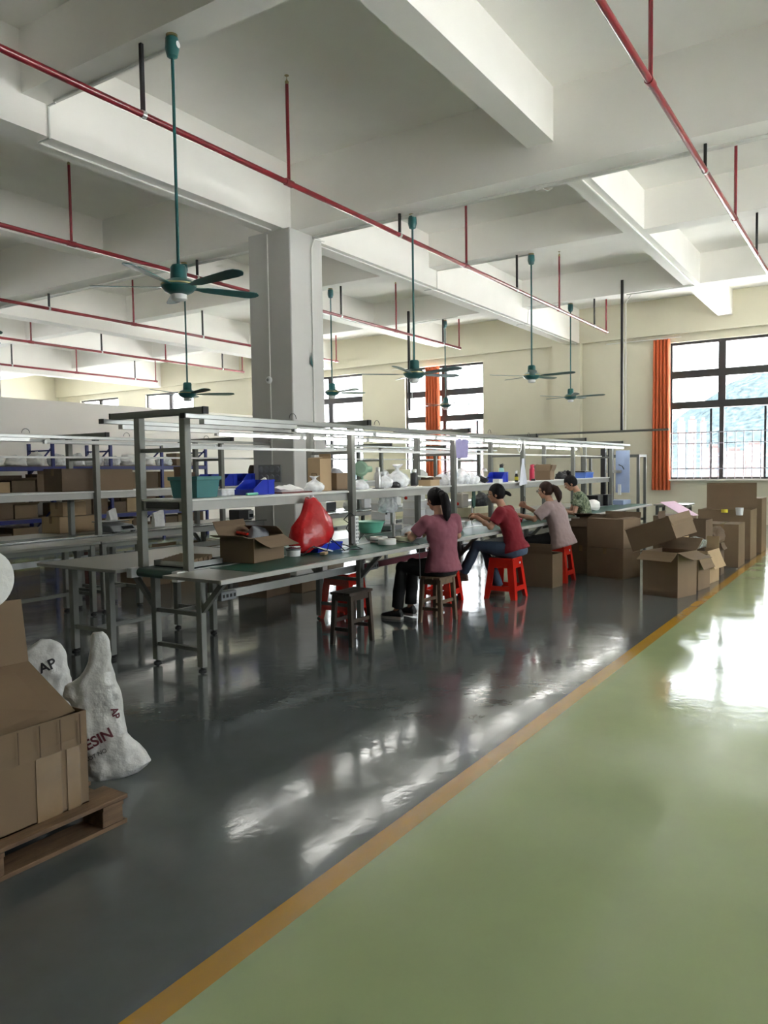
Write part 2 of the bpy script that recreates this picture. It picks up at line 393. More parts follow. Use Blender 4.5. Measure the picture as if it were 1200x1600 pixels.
# ------------------------------------------------------------------ windows
NW = 0
def window(loc, rz, w, n, grille=True):
    global NW; NW += 1
    r = thing('window_%d' % NW, '', '', loc, rz); del r['label']; del r['category']; struct(r)
    pw = w/n; t1, t2 = (3.76, 3.95), (2.97, 3.15)
    fr = lambda x0, x1, z0, z1, d=.09: pbox(r, 'frame_member', ((x0+x1)/2, 0, (z0+z1)/2), (x1-x0, d, z1-z0), 'frame_bronze')
    fr(0, w, ZT-.07, ZT); fr(0, w, ZS, ZS+.05); fr(0, w, *t1); fr(0, w, *t2)
    fr(0, .05, ZS+.05, ZT-.07, .085); fr(w-.05, w, ZS+.05, ZT-.07, .085)
    for k in range(1, n):
        fr(k*pw-.085, k*pw+.085, t1[1], ZT-.07, .085); fr(k*pw-.085, k*pw+.085, t2[1], t1[0], .085); fr(k*pw-.05, k*pw+.05, ZS+.05, t2[0], .085)
    for k in range(n):
        a, c = k*pw+.05, (k+1)*pw-.05
        for z0, z1 in ((t1[1], ZT-.07), (t2[1], t1[0]), (ZS+.05, t2[0])):
            pbox(r, 'pane', ((a+c)/2, 0, (z0+z1)/2), (c-a+.02, .006, z1-z0+.01), 'pane_glass')
        pbox(r, 'sash_stile', (a+.2, .03, (ZS+t2[0])/2), (.05, .03, t2[0]-ZS-.06), 'frame_bronze')
    if grille:
        for z in (2.34, 2.06, 1.41): pbox(r, 'grille_rail', (w/2, .105, z), (w, .018, .022), 'grille_metal')
        m = int(w/.19)
        for i in range(m+1): pbox(r, 'grille_bar', (.02+i*(w-.04)/m, .107, (ZS+2.36)/2), (.014, .014, 2.36-ZS), 'grille_metal')
    pbox(r, 'sill', (w/2, .16, ZS-.02), (w+.06, .2, .04), 'sill_stone')
    return r
for a, c, n in WINS:
    window((X1+.13, a, 0), PI/2, c-a, n); portal((X1+.02, (a+c)/2, (ZS+ZT)/2), (ZT-ZS, c-a), (0, PI/2, 0))
for a, c, n in RWINS:
    window((a, Y0-.13, 0), 0, c-a, n, False); portal(((a+c)/2, Y0-.02, (ZS+ZT)/2), (c-a, ZT-ZS), (PI/2, 0, 0))
for a, c, n in BWINS:
    window((X0-.13, c, 0), -PI/2, c-a, n, False); portal((X0-.02, (a+c)/2, (ZS+ZT)/2), (ZT-ZS, c-a), (0, -PI/2, 0))
for a, c, n in LWINS:
    window((c, Y1+.13, 0), PI, c-a, n, False); portal(((a+c)/2, Y1+.02, (ZS+ZT)/2), (c-a, ZT-ZS), (-PI/2, 0, 0))
# curtains with folds, hung on a rail
def curtain(y0, y1, z0, z1, label):
    r = thing('curtain', label, 'curtain', (X1-.06, (y0+y1)/2, z0), 0, 'orange curtains on the window wall')
    n = 128; wv = y1-y0; top = []; rings = []
    for z in [0, (z1-z0)*.3, (z1-z0)*.65, z1-z0]:
        f = 1.0-.30*z/(z1-z0)*.4
        fr = [(-.10*abs(math.sin(i/n*PI*5))**.6-.0, (-wv/2+wv*i/n)*f, z) for i in range(n+1)]
        rings.append(fr+[(p[0]+.008, p[1], p[2]) for p in reversed(fr)])
    MB().loft(rings).build('fabric', 'curtain_orange', r, smooth=True)
    MB().tube([(-.02, -wv/2-.25, z1-z0+.03), (-.02, wv/2+1.2, z1-z0+.03)], .012).build('rail', 'conduit_white', r, smooth=True)
curtain(4.72, 5.2, .86, 4.78, 'long orange curtain bunched beside the large window with mountain view')
curtain(11.55, 12.1, .86, 4.66, 'orange curtain hanging in the middle of the window behind the workbench lamps')
# ------------------------------------------------------------------ outdoors
g = MB().box(-200, 4500, -3000, 3500, -31, -30).build('ground_outside', 'ground_city'); struct(g)
def ridge(az):
    pts = [(-45, 3), (-30, 6), (-15, 9), (0, 8.0), (6.6, 6.8), (9.2, 6.0), (11.9, 4.3), (14, 2.6), (17, 1.0), (24, .4), (45, .3)]
    for (a, e), (b, f) in zip(pts, pts[1:]):
        if a <= az <= b: return e+(f-e)*(az-a)/(b-a)
    return .3
vs = []; fs = []; NA, NR = 120, 26
for i in range(NA+1):
    az = -45+90*i/NA
    for j in range(NR+1):
        d = 2000+1700*j/NR; t = min(1, j/(NR*.62)); s = t*t*(3-2*t)
        a = math.radians(az); x, y = d*math.cos(a), d*math.sin(a)
        h = math.tan(math.radians(ridge(az)))*3000*s*(1-.25*max(0, (j/NR-.62)/.38))
        h *= 1+.16*noise.noise(Vector((x/420, y/420, 0)))*s+.07*noise.noise(Vector((x/120, y/120, 3)))
        vs.append((x, y, -30+h+.01*d*0))
for i in range(NA):
    for j in range(NR): k = i*(NR+1)+j; fs.append((k, k+NR+1, k+NR+2, k+1))
mo = MB().add(vs, fs).build('mountain', 'mountain_hazed', smooth=True)
tag(mo, 'wooded mountain ridge rising behind the towers outside the window', 'mountain')
def tower(az, d, w, h, label):
    a = math.radians(az); r = thing('tower_block', label, 'building', (d*math.cos(a), d*math.sin(a), -30), a, 'high-rise towers of the city outside')
    MB().box(-w/2, w/2, -w/2, w/2, 0, h).box(-w*.3, w*.3, -w*.3, w*.3, h, h+6).build('shaft', 'tower_facade', r)
    nf = int(h/9)
    for k in range(nf):
        z = 6+k*9
        for q in (-1, 1): pbox(r, 'window', (-w/2-.05, q*w*.24, z), (.2, w*.3, 4.5), 'tower_window')
for az, d, w, h, lb in [(11.95, 1300, 11, 100, 'pale tower block nearest the orange curtain, lower of the twin towers'), (11.25, 1320, 12, 103, 'pale tower block second from the curtain with stepped crown'),
                        (10.55, 1340, 9, 101, 'slim pale tower block third from the curtain below the ridge'), (9.9, 1500, 26, 62, 'broad low block beyond the sliding window mullion'), (8.6, 1450, 30, 55, 'broad low block under the mountain slope'), (7.4, 1500, 30, 66, 'broad pale block at far edge of window view'),
                        (26.5, 900, 26, 90, 'pale city tower seen through the middle window'), (28.3, 950, 22, 75, 'pale city tower beside the orange middle curtain'), (38.0, 800, 20, 82, 'grey city tower seen through the window behind the column')]:
    tower(az, d, w, h, lb)
# ------------------------------------------------------------------ conduits on the beams
def conduit(pts, label, r=.012):
    o = MB().tube(pts, r, 6).build('cable_conduit', 'conduit_white', smooth=True); return tag(o, label, 'conduit', 'white cable conduits under the beams')
conduit([(9.0, -6.9, 4.874), (9.0, 30.9, 4.874)], 'white conduit along the deep beam carrying the second fan', .024)
conduit([(9.09, 3.35, 5.2), (12.9, 3.35, 5.2), (17.0, 3.35, 5.2), (17.02, 3.5, 5.2), (17.02, 4.75, 5.2)], 'white conduit along the beam toward the orange curtain, bent sideways', .016)
conduit([(9.3, 7.22, 4.885), (20.9, 7.22, 4.885)], 'white conduit under the beam running from column to window wall')
conduit([(4.86, 7.0, 5.205), (4.86, 7.12, 5.2), (4.86, 7.12, 4.885), (4.86, 7.3, 4.885), (8.4, 7.3, 4.885)], 'white conduit under the beam running toward the column head')
conduit([(4.84, 5.3, 5.21), (4.84, 7.0, 5.21)], 'short white conduit feeding the nearest ceiling fan')
conduit([(12.88, 5.3, 5.21), (12.88, 7.12, 5.21), (12.88, 7.12, 4.89), (12.88, 7.4, 4.885)], 'white conduit stepping down around the beam by the third fan')
conduit([(17.25, 6.1, 5.21), (17.25, 7.1, 5.21), (17.25, 7.12, 4.89), (17.25, 7.4, 4.885)], 'white conduit stepping down around the beam by the farthest fan')
conduit([(8.46, 7.42, 0.1), (8.455, 7.42, 4.86)], 'white conduit down the grey face of the column', .01)
conduit([(9.2, 6.97, 4.86), (8.98, 6.98, 4.84), (8.93, 7.0, 4.7), (8.93, 7.005, .2)], 'white conduit down the bright side of the column', .01)
r = thing('junction_box', 'small white junction box with dangling cable under the deep beam', 'junction box', (9.0, 3.55, 4.86))
pbox(r, 'box', (0, 0, 0), (.05, .09, .05), 'conduit_white'); MB().tube([(0, -.04, -.02), (.01, -.1, -.05), (.0, -.16, -.03), (0, -.1, .02)], .006, 6).build('cable', 'conduit_white', r)
r = thing('smoke_alarm', 'round white alarm with dark grille on the column face', 'alarm', (8.465, 7.44, 2.81))
MB().lathe([(.05, 0), (.052, -.02), (.04, -.04), (.0, -.042)], ax='x').build('case', 'plastic_white', r, smooth=True); MB().lathe([(.022, -.042), (.02, -.046), (0, -.046)], ax='x').build('grille', 'plastic_grey', r)
r = thing('speaker_panel', 'clear blister panel with rows of round recesses on the column', 'panel', (8.47, 7.47, 1.47))
pbox(r, 'backing', (-.012, 0, 0), (.022, .42, .25), 'plastic_grey')
for i in range(4):
    for j in range(2): MB().lathe([(.045, -.024), (.04, -.034), (.0, -.036)], (0, -.155+i*.103, -.06+j*.12), 12, 'x').build('recess', 'film_dense' if False else 'bag_grey', r, smooth=True)
o = MB().prism([(0, 0), (.09, -.05), (.02, .16)], 0, .004).build('torn_flag', 'fan_teal', None, (8.85, 6.99, 3.05), (PI/2, 0, .3)); tag(o, 'torn dark green scrap stuck on the bright side of the column', 'scrap')
# hanging black strut and cross rail
def strut(y, label, ztop=5.5, zb=2.28, rail=None):
    r = thing('hanging_strut', label, 'strut', (16.93, y, zb))
    pbox(r, 'upright', (0, 0, (ztop-zb)/2), (.05, .05, ztop-zb), 'steel_black')
    MB().tube([(.0, -.08, 0), (.0, -.08, ztop-zb-.5), (.0, -.2, ztop-zb-.32), (0, -1.4, ztop-zb-.3)], .012, 6).build('cable', 'conduit_white', r)
    if rail: pbox(r, 'cross_rail', (-.03, sum(rail)/2-y, -.02), (.05, rail[1]-rail[0], .045), 'post_grey')
strut(4.82, 'black hanging strut with long horizontal rail near the orange curtain', rail=(3.83, 6.9))
strut(10.2, 'black hanging strut in front of the middle window', zb=3.0)
# ------------------------------------------------------------------ sprinkler pipes
def sprinkler(y, x0, x1, risers, hangers, label, z=4.62):
    r = thing('sprinkler_pipe', label, 'pipe', (x0, y, z), 0, 'red sprinkler pipes under the ceiling')
    MB().tube([(0, 0, 0), (x1-x0, 0, 0)], .03, 12).build('pipe', 'pipe_red', r, smooth=True)
    rm = lambda h: shared(('riser', h), lambda: MB().tube([(0, 0, 0), (0, 0, h)], .019, 8).mesh('riser', 'pipe_red', smooth=True))
    tee = shared('tee', lambda: MB().tube([(-.06, 0, 0), (.06, 0, 0)], .038, 10).mesh('coupling', 'pipe_red', smooth=True))
    hd = shared('head', lambda: MB().lathe([(.019, 0), (.022, .03), (.01, .045), (.004, .06), (.004, .09), (.025, .092), (.025, .096), (0, .096)], n=8).mesh('sprinkler_head', 'brass', smooth=True))
    for x in risers:
        o = put('riser', rm(round(5.66-z, 3)), r, (x-x0, 0, 0)); put('sprinkler_head', hd, o, (0, 0, 5.66-z)); put('coupling', tee, r, (x-x0, 0, 0))
    for x, zt in hangers:
        pbox(r, 'hanger', (x-x0, 0, (zt-z)/2+.02), (.03, .03, zt-z-.03), 'steel_black')
        put('clamp', shared('clamp', lambda: MB().tube([(-.02, 0, 0), (.02, 0, 0)], .037, 10).mesh('clamp', 'alu_bright', smooth=True)), r, (x-x0, 0, 0))
Z5, Z4 = 5.222, 4.9
def run(y, lab, x1=17.98):
    sprinkler(y, -9.5, x1, [-5.2, -1.1, 2.6, 6.62, 10.85, 14.9, x1-.02] if x1 < 20 else [6.5], [(-3.4, Z4), (.7, Z5), (4.66, Z5), (8.9, Z4), (12.8, Z5), (17.1, Z5)], lab)
run(5.48, 'red sprinkler pipe passing closest above the nearest ceiling fan')
run(1.66, 'red sprinkler pipe above the green aisle, glinting in window light')
run(9.3, 'red sprinkler pipe over the second workbench, running behind the column')
run(13.25, 'red sprinkler pipe over the storage rack')
run(16.9, 'red sprinkler pipe just beyond the white partition')
run(20.9, 'red sprinkler pipe farthest beyond the partition')
# ------------------------------------------------------------------ ceiling fans
def fan_parts():
    d = {}
    d['canopy'] = MB().lathe([(.03, 0), (.055, -.01), (.06, -.1), (.045, -.16), (.018, -.175), (0, -.175)], n=16).mesh('canopy', 'fan_teal', smooth=True)
    d['bracket'] = MB().lathe([(.05, .02), (.05, 0), (0, 0)], n=12).mesh('bracket', 'brass', smooth=True)
    d['rod'] = MB().tube([(0, 0, 0), (0, 0, -1.86)], .014, 10).mesh('rod', 'fan_teal', smooth=True)
    d['hub'] = MB().lathe([(.0, .17), (.055, .17), (.068, .15), (.072, .05), (.11, .035), (.15, .005), (.15, -.02), (.12, -.055), (.07, -.08), (0, -.085)], n=28).mesh('motor', 'fan_teal', smooth=True)
    d['ring'] = MB().lathe([(.148, .008), (.154, .004), (.154, -.006), (.148, -.01)], n=28).mesh('trim_ring', 'fan_trim', smooth=True)
    d['cap'] = MB().lathe([(.066, -.082), (.066, -.12), (.05, -.13), (0, -.13)], n=18).mesh('bottom_cap', 'plastic_white', smooth=True)
    b = MB(); rings = []
    for x, w, tw in ((.12, .025, .1), (.19, .03, .14), (.25, .046, .2), (.45, .058, .2), (.66, .068, .18), (.72, .06, .18), (.755, .03, .18), (.765, .008, .18)):
        ca, sa = math.cos(tw), math.sin(-tw); dz = -.02+.02*(x/.75)
        rings.append([(x, s*w*ca-q*sa, s*w*sa+q*ca+dz) for s, q in ((-1, -.003), (1, -.003), (1, .003), (-1, .003))])
    b.loft(rings); d['blade'] = b.mesh('blade', 'fan_teal', smooth=True); return d
FP = fan_parts()
def fan(x, y, zt, ang, label, sticker=False):
    r = thing('ceiling_fan', label, 'fan', (x, y, zt), 0, 'teal ceiling fans on long rods')
    put('bracket', FP['bracket'], r, (0, 0, -.02)); put('canopy', FP['canopy'], r, (0, 0, -.02)); put('rod', FP['rod'], r, (0, 0, -.1))
    h = put('motor', FP['hub'], r, (0, 0, -2.1)); put('trim_ring', FP['ring'], h); put('bottom_cap', FP['cap'], h)
    for k in range(5): put('blade', FP['blade'], r, (0, 0, -2.1), (0, 0, math.radians(ang+72*k)))
    if sticker: MB().lathe([(.028, 0), (.028, .002), (0, .002)], n=14).build('sticker', 'plastic_white', r, (.012, -.06, -.09), (PI/2, 0, .25))
fan(4.72, 5.16, Z5, -92, 'nearest teal ceiling fan hanging over the near end of the lit workbench', True)
fan(9.03, 5.36, Z4, -96, 'teal ceiling fan on the deep beam, second over the lit workbench')
fan(12.87, 5.24, Z5, -84, 'teal ceiling fan third over the lit workbench, toward the plain wall')
fan(17.25, 6.08, Z5, -150, 'teal ceiling fan farthest along, in front of the plain cream wall')
fan(12.85, 9.6, Z5, -100, 'teal ceiling fan just past the column, in front of the window')
fan(17.25, 9.33, Z5, -60, 'small distant teal fan in front of the middle window')
fan(8.9, 9.6, Z4, -36, 'teal ceiling fan over the second bench, below the nearest fan')
fan(4.72, 9.1, Z5, -65, 'teal ceiling fan at the picture edge, only a blade tip showing')
# ------------------------------------------------------------------ assembly lines
def foot_mesh(): return MB().lathe([(.012, .04), (.012, .02), (.03, .012), (.032, 0), (0, 0)], n=12).mesh('foot', 'rubber', smooth=True)
def legpair(root, x, yr, yl, h, m='post_grey', s=.055):
    for y in (yr, yl):
        l = pbox(root, 'leg', (x, y, .03+(h-.03)/2), (s, s, h-.03), m, bevel=.004); put('foot', shared('foot', foot_mesh), l, (0, 0, -(h-.03)/2-.03))
def assembly_line(label, x0, n, dx, yr, yl, table, xend, lit_cat='workbench', shelf_end=None):
    ox, oy = x0, (yr+yl)/2
    r = thing('assembly_line', label, lit_cat, (ox, oy, 0))
    R, L = yr-oy, yl-oy                                   # local y of the two post rows
    xs = [k*dx for k in range(n)]; e = xend-ox; T = .775
    for k, x in enumerate(xs):
        for y in (R, L): pbox(r, 'post', (x, y, (1.92+.74)/2), (.06, .06, 1.92-.74), 'post_grey', bevel=.004)
        legpair(r, x+.11, R, L, .72)
        c = pbox(r, 'cross_bar', (x, .05, 1.945), (.05, 1.02, .05), 'post_grey', bevel=.003)
        for q in (-1, 1): pbox(c, 'end_cap', (0, q*.515, 0), (.052, .014, .052), 'rubber')
        pbox(r, 'tie_bar', (x, 0, 1.67), (.03, L-R-.06, .03), 'post_grey')
        pbox(r, 'support_arm', (x+.11, 0, .72), (.05, 1.08 if table else .58, .05), 'post_grey')
        for y, q in ((R, -1), (L, 1)):
            if table or q > 0: MB().bar((x+.11, y+q*.02, .46), (x+.11, y+q*.27, .715), .035, .04).build('brace', 'post_grey', r)
        pbox(r, 'lower_rung', (x+.11, 0, .43), (.03, L-R-.05, .03), 'post_grey'); pbox(r, 'lower_rung', (x+.11, 0, .16), (.03, L-R-.05, .03), 'post_grey')
    # conveyor: side rails, belt over end rollers, steel bed
    for y in (R, L): pbox(r, 'side_rail', (e/2-.06, y, .745), (e+.16, .045, .07), 'alu', bevel=.003)
    bl = MB(); w = (L-R)/2-.03; N = 8
    for s in (1,):
        prof = [(-.06-.035*math.sin(PI*i/N), .745+.035*math.cos(PI*i/N)) for i in range(N+1)]+[(e+.0+.035*math.sin(PI*i/N), .745-.035*math.cos(PI*i/N)) for i in range(N+1)]
        bl.loft([[(x, -w, z) for x, z in prof], [(x, w, z) for x, z in prof]])
    bl.build('belt', 'belt_green', r, smooth=True)
    for y in (R, L): pbox(r, 'bearing_plate', (-.1, y, .745), (.08, .06, .075), 'alu_bright', bevel=.004)
    # shelf
    se = (shelf_end or xend)-ox
    pbox(r, 'shelf_board', (se/2, 0, 1.295), (se+.04, L-R-.02, .016), 'shelf_white')
    for y in (R+.055, L-.055): pbox(r, 'shelf_beam', (se/2, y, 1.25), (se+.02, .045, .074), 'edge_trim', bevel=.003)
    pbox(r, 'shelf_end_bar', (-.0, 0, 1.255), (.035, L-R-.14, .045), 'steel_black')
    # overhead rails
    for y in (R-.15, L+.25):
        pbox(r, 'lamp_rail', (e/2-.05, y, 1.902), (e+.2, .045, .034), 'alu', bevel=.003); pbox(r, 'lamp_channel', (.55, y, 1.866), (1.05, .05, .034), 'alu')
        pbox(r, 'end_cap', (-.152, y, 1.902), (.012, .047, .036), 'rubber')
    pbox(r, 'wire_rail', (e/2-.1, 0, 1.695), (e-.2, .025, .022), 'shelf_white')
    for k in range(5):
        x = 1.05+k*1.27; MB().tube([(x+.045*math.cos(a), R-.15, 1.935+.045*math.sin(a)) for a in [PI*i/8 for i in range(9)]], .003, 5).build('wire_hook', 'steel_black', r)
    # power trunking under the table
    pbox(r, 'cable_trunk', (e/2, R+.06, .535), (e-.5, .03, .065), 'alu')
    for k in range(int(e/2)):
        sb = pbox(r, 'socket_strip', (.42+2.05*k, R+.03, .53), (.17, .04, .07), 'plastic_grey', bevel=.004)
        for q in range(4): pbox(sb, 'socket', (-.06+.04*q, -.021, 0), (.022, .004, .026), 'rubber')
    if table:
        pbox(r, 'cable_trunk', (3.3, R+.042, .535), (1.9, .006, .06), 'print_maroon')
        t0, t1 = -.27, e; yo = R-.58
        MB().prism([(t0, yo), (t1, yo), (t1, R-.025), (t0, R-.025)], T-.022, T).build('worktop', 'laminate_grey', r)
        pbox(r, 'worktop_edge', ((t0+t1)/2, yo-.008, T-.014), (t1-t0, .016, .034), 'edge_trim', bevel=.003)
        pbox(r, 'worktop_mat', ((t1+.17)/2, (yo+R)/2-.005, T+.001), (t1-.17, .5, .003), 'mat_green')
        pbox(r, 'worktop', ((1.4+e)/2, L+.36, T-.011), (e-1.4, .66, .022), 'laminate_grey'); pbox(r, 'worktop_edge', ((1.4+e)/2, L+.695, T-.014), (e-1.4, .016, .034), 'edge_trim')
    else:
        pbox(r, 'worktop', (e*.5, L+.3, T-.011), (e+.2, .55, .022), 'laminate_grey'); pbox(r, 'worktop_edge', (e*.5, L+.58, T-.014), (e+.2, .016, .034), 'edge_trim')
        pbox(r, 'worktop', (e*.5+.1, R-.02, T+.018), (e, .1, .012), 'plate_steel')
    return r
assembly_line('long lit workbench line with overhead tube lamps, shelf and green mats, women seated', 3.95, 6, 2.09, 4.3, 4.8, True, 15.02, shelf_end=14.4)
assembly_line('second grey workbench line behind, unlit, with weighing scale and blue bins', 3.65-.0, 7, 2.0, 7.63, 8.13, False, 16.2)
# far test frame at the end of the lit line
r = thing('end_frame', 'open grey metal frame standing at the far end of the lit workbench', 'frame', (15.16, 4.55, 0))
for y in (-.55, .55):
    for x in (0, .5): pbox(r, 'post', (x, y, .85), (.05, .05, 1.7), 'post_grey')
    pbox(r, 'top_rail', (.25, y, 1.7), (.55, .05, .05), 'post_grey')
for x in (0, .5): pbox(r, 'cross_rail', (x, 0, 1.7), (.05, 1.1, .05), 'post_grey'); pbox(r, 'low_rail', (x, 0, .45), (.05, 1.1, .05), 'post_grey')
# side tables
def table(label, x0, x1, y0, y1, legs, h=.775, group=None):
    ox, oy = (x0+x1)/2, (y0+y1)/2; r = thing('work_table', label, 'table', (ox, oy, 0), 0, group)
    pbox(r, 'table_top', (0, 0, h-.013), (x1-x0, y1-y0, .026), 'laminate_grey', bevel=.004)
    for x, y in legs:
        l = pbox(r, 'leg', (x-ox, y-oy, .03+(h-.06)/2), (.055, .055, h-.06), 'post_grey', bevel=.004); put('foot', shared('foot', foot_mesh), l, (0, 0, -(h-.06)/2-.03))
    xa, ya = sorted({l[0] for l in legs}), sorted({l[1] for l in legs})
    for y in ya: pbox(r, 'apron_rail', ((xa[0]+xa[-1])/2-ox, y-oy, h-.05), (xa[-1]-xa[0], .03, .045), 'post_grey'); 
    for x in xa: pbox(r, 'side_rail', (x-ox, (ya[0]+ya[-1])/2-oy, .22), (.03, ya[-1]-ya[0], .035), 'post_grey')
    pbox(r, 'stretcher', ((xa[0]+xa[-1])/2-ox, (ya[0]+ya[-1])/2-oy, .22), (xa[-1]-xa[0], .03, .035), 'post_grey')
    return r
table('grey table with bare top beside the near end of the conveyor', 3.72, 5.32, 4.84, 5.84, [(3.97, 5.24), (3.97, 5.72), (5.1, 5.24), (5.1, 5.72)])
table('grey table at the near end of the second line, edge of the picture', 3.2, 5.22, 7.02, 7.58, [(3.4, 7.07), (3.4, 7.53), (5.14, 7.07), (5.14, 7.53)])
table('short grey table butting against the second line below the scale', 5.24, 5.86, 7.03, 7.58, [(5.29, 7.08), (5.29, 7.53), (5.76, 7.08), (5.76, 7.53)])
table('small white-topped table at the far end of the lit line by the wall', 14.95, 15.6, 3.05, 3.66, [(15.0, 3.11), (15.0, 3.6), (15.5, 3.11), (15.5, 3.6)])
# tube lamps
def lamp(x, y, label, lit):
    r = thing('tube_lamp', label, 'lamp', (x, y, 1.85), 0, 'tube lamps under the bench rails')
    pbox(r, 'housing', (.6, 0, .012), (1.18, .032, .02), 'shelf_white')
    MB().tube([(.03, 0, -.008), (1.17, 0, -.008)], .013, 8).build('tube', 'led_lit' if lit else 'led_off', r, smooth=True)
    for q in (.015, 1.185): pbox(r, 'end_cap', (q, 0, -.004), (.03, .034, .036), 'plastic_white')
ORD = ['first', 'second', 'third', 'fourth', 'fifth', 'sixth', 'seventh', 'eighth']
for k in range(8):
    lamp(5.0+1.21*k, 4.15, ORD[k]+' lit tube lamp from the near end, on the rail above the seated women', True)
    lamp(5.0+1.21*k, 5.05, ORD[k]+' lit tube lamp from the near end, on the rail away from the women', True)
for k in range(8):
    lamp(4.9+1.3*k, 7.48, ORD[k]+' unlit tube lamp on the near rail of the second line', False)
# ------------------------------------------------------------------ stools
def wooden_stool(label, x, y, rz, m, w=.32, d=.22, h=.455):
    r = thing('wooden_stool', label, 'stool', (x, y, 0), rz)
    for k in range(3): pbox(r, 'seat_board', (0, -d/2+d*(k+.5)/3, h-.012), (w+.03, d/3-.003, .024), m, bevel=.003)
    for sx in (-1, 1):
        for sy in (-1, 1):
            a, c = (sx*(w/2-.025), sy*(d/2-.025)), (sx*(w/2-.005), sy*(d/2-.005)); q = .019
            MB().loft([[(c[0]+i*q, c[1]+j*q, 0) for i, j in ((-1, -1), (1, -1), (1, 1), (-1, 1))], [(a[0]+i*q*1.1, a[1]+j*q*1.1, h-.024) for i, j in ((-1, -1), (1, -1), (1, 1), (-1, 1))]]).build('leg', m, r, bevel=.003)
        pbox(r, 'side_rail', (sx*(w/2-.018), 0, .14), (.022, d-.06, .03), m); pbox(r, 'apron', (sx*(w/2-.022), 0, h-.05), (.022, d-.07, .05), m)
    for sy in (-1, 1):
        pbox(r, 'apron', (0, sy*(d/2-.022), h-.05), (w-.07, .022, .05), m); pbox(r, 'long_rail', (0, sy*(d/2-.02), .21), (w-.06, .022, .03), m)
wooden_stool('empty dark wooden stool standing in front of the bench', 5.41, 3.87, 0, 'wood_dark', .32, .21, .46)
wooden_stool('worn brown wooden stool under the woman in pink', 6.60, 3.68, 0, 'wood_worn', .31, .24, .455)
def plastic_stool(label, x, y, rz, h=.47):
    r = thing('plastic_stool', label, 'stool', (x, y, 0), rz, 'red plastic stools at the bench')
    wt, wb = .145, .195                     # half widths at top and floor
    MB().cbox((0, 0, h-.018), (2*wt+.02, 2*wt+.02, .036)).build('seat', 'plastic_red', r, bevel=.014, seg=2)
    MB().lathe([(.03, h-.001), (.03, h+.0015), (0, h+.0015)], n=16).build('badge', 'plastic_white', r, (wt*.9, -wt*.6, -.07), (0, 0, 0)) if False else None
    hw = lambda z: wb+(wt-wb)*z/(h-.03)
    for sx in (-1, 1):
        for sy in (-1, 1):
            b = MB()
            for z0, z1 in ((0, h-.03),):
                R = []
                for z in (0, .12, h-.03):
                    w = hw(z); t = .075 if z > .05 else .06; th = .012
                    R.append([(sx*(w), sy*(w), z), (sx*(w-t), sy*w, z), (sx*(w-t), sy*(w-th), z), (sx*(w-th), sy*(w-th), z), (sx*(w-th), sy*(w-t), z), (sx*w, sy*(w-t), z)])
                b.loft(R)
            b.build('leg', 'plastic_red', r)
    for k in range(4):
        a = k*PI/2
        for nm, z0, z1 in (('apron', h-.115, h-.03), ('lower_rail', .095, .15)):
            b = MB(); w0, w1 = hw(z0), hw(z1)
            b.loft([[(-w0+.02, -w0, z0), (w0-.02, -w0, z0), (w0-.02, -w0+.012, z0), (-w0+.02, -w0+.012, z0)], [(-w1+.02, -w1, z1), (w1-.02, -w1, z1), (w1-.02, -w1+.012, z1), (-w1+.02, -w1+.012, z1)]])
            b.build(nm, 'plastic_red', r, rot=(0, 0, a))
    pbox(r, 'brand_plate', (.06, -hw(h-.07)-.001, h-.065), (.035, .003, .022), 'plastic_white')
    return r
plastic_stool('bright red plastic stool under the woman in the red shirt', 8.23, 3.68, .03, .47)
plastic_stool('red plastic stool pushed under the bench behind the dark wooden stool', 6.33, 4.62, .05, .46)
plastic_stool('red plastic stool under the bench beside the worn wooden stool', 7.62, 4.2, .1, .46)
plastic_stool('red plastic stool under the woman in the mauve blouse', 9.74, 3.62, .02, .47)
# ------------------------------------------------------------------ people
def ring(c, ex, ey, a, b, n=18): return [tuple(c+ex*a*math.cos(2*PI*i/n)+ey*b*math.sin(2*PI*i/n)) for i in range(n)]
def limb(b, P, R, n=12):
    P = [Vector(p) for p in P]; b.tube(P, R, n)
    for p, q in zip(P, R): b.ell(p, (q, q, q), 12, 8)
def hand(b, w, d, n, side, curl=.6, s=1.0):
    # w wrist, d pointing direction, n palm normal (towards what is held)
    d = Vector(d).normalized(); n = Vector(n); n = (n-d*n.dot(d)).normalized(); l = d.cross(n)*side
    M = Matrix((l, d, n)).transposed(); w = Vector(w)
    b.ell(w+d*.045*s, (.038*s, .05*s, .015*s), 14, 10, M); b.tube([w-d*.02, w+d*.03], [.025, .022], 10)
    for k, (o, ln) in enumerate(((-.03, .055), (-.011, .07), (.009, .075), (.028, .068))):
        p0 = w+d*.075*s+l*o*s; a1, a2 = curl*.7, curl*1.7; p1 = p0+(d*math.cos(a1)+n*math.sin(a1))*ln*.5*s; p2 = p1+(d*math.cos(a2)+n*math.sin(a2))*ln*.5*s
        b.tube([w+d*.055*s+l*o*.85*s, p0, p1, p2], [.0085, .0085, .0078, .006], 8); b.ell(p2, (.0062,)*3, 8, 6)
    t0 = w+d*.02*s+l*.025*s; t1 = w+d*.055*s+l*.052*s+n*.015; t2 = w+d*.088*s+l*.045*s+n*.035
    b.tube([t0, t1, t2], [.0115, .010, .0075], 8); b.ell(t2, (.0078,)*3, 8, 6)
def wrinkle(me, a, fq, b):
    nn = [v.normal.copy() for v in me.vertices]
    for v, n in zip(me.vertices, nn): v.co += n*(a*noise.noise(v.co*fq)+b*noise.noise(v.co*fq*2.4))
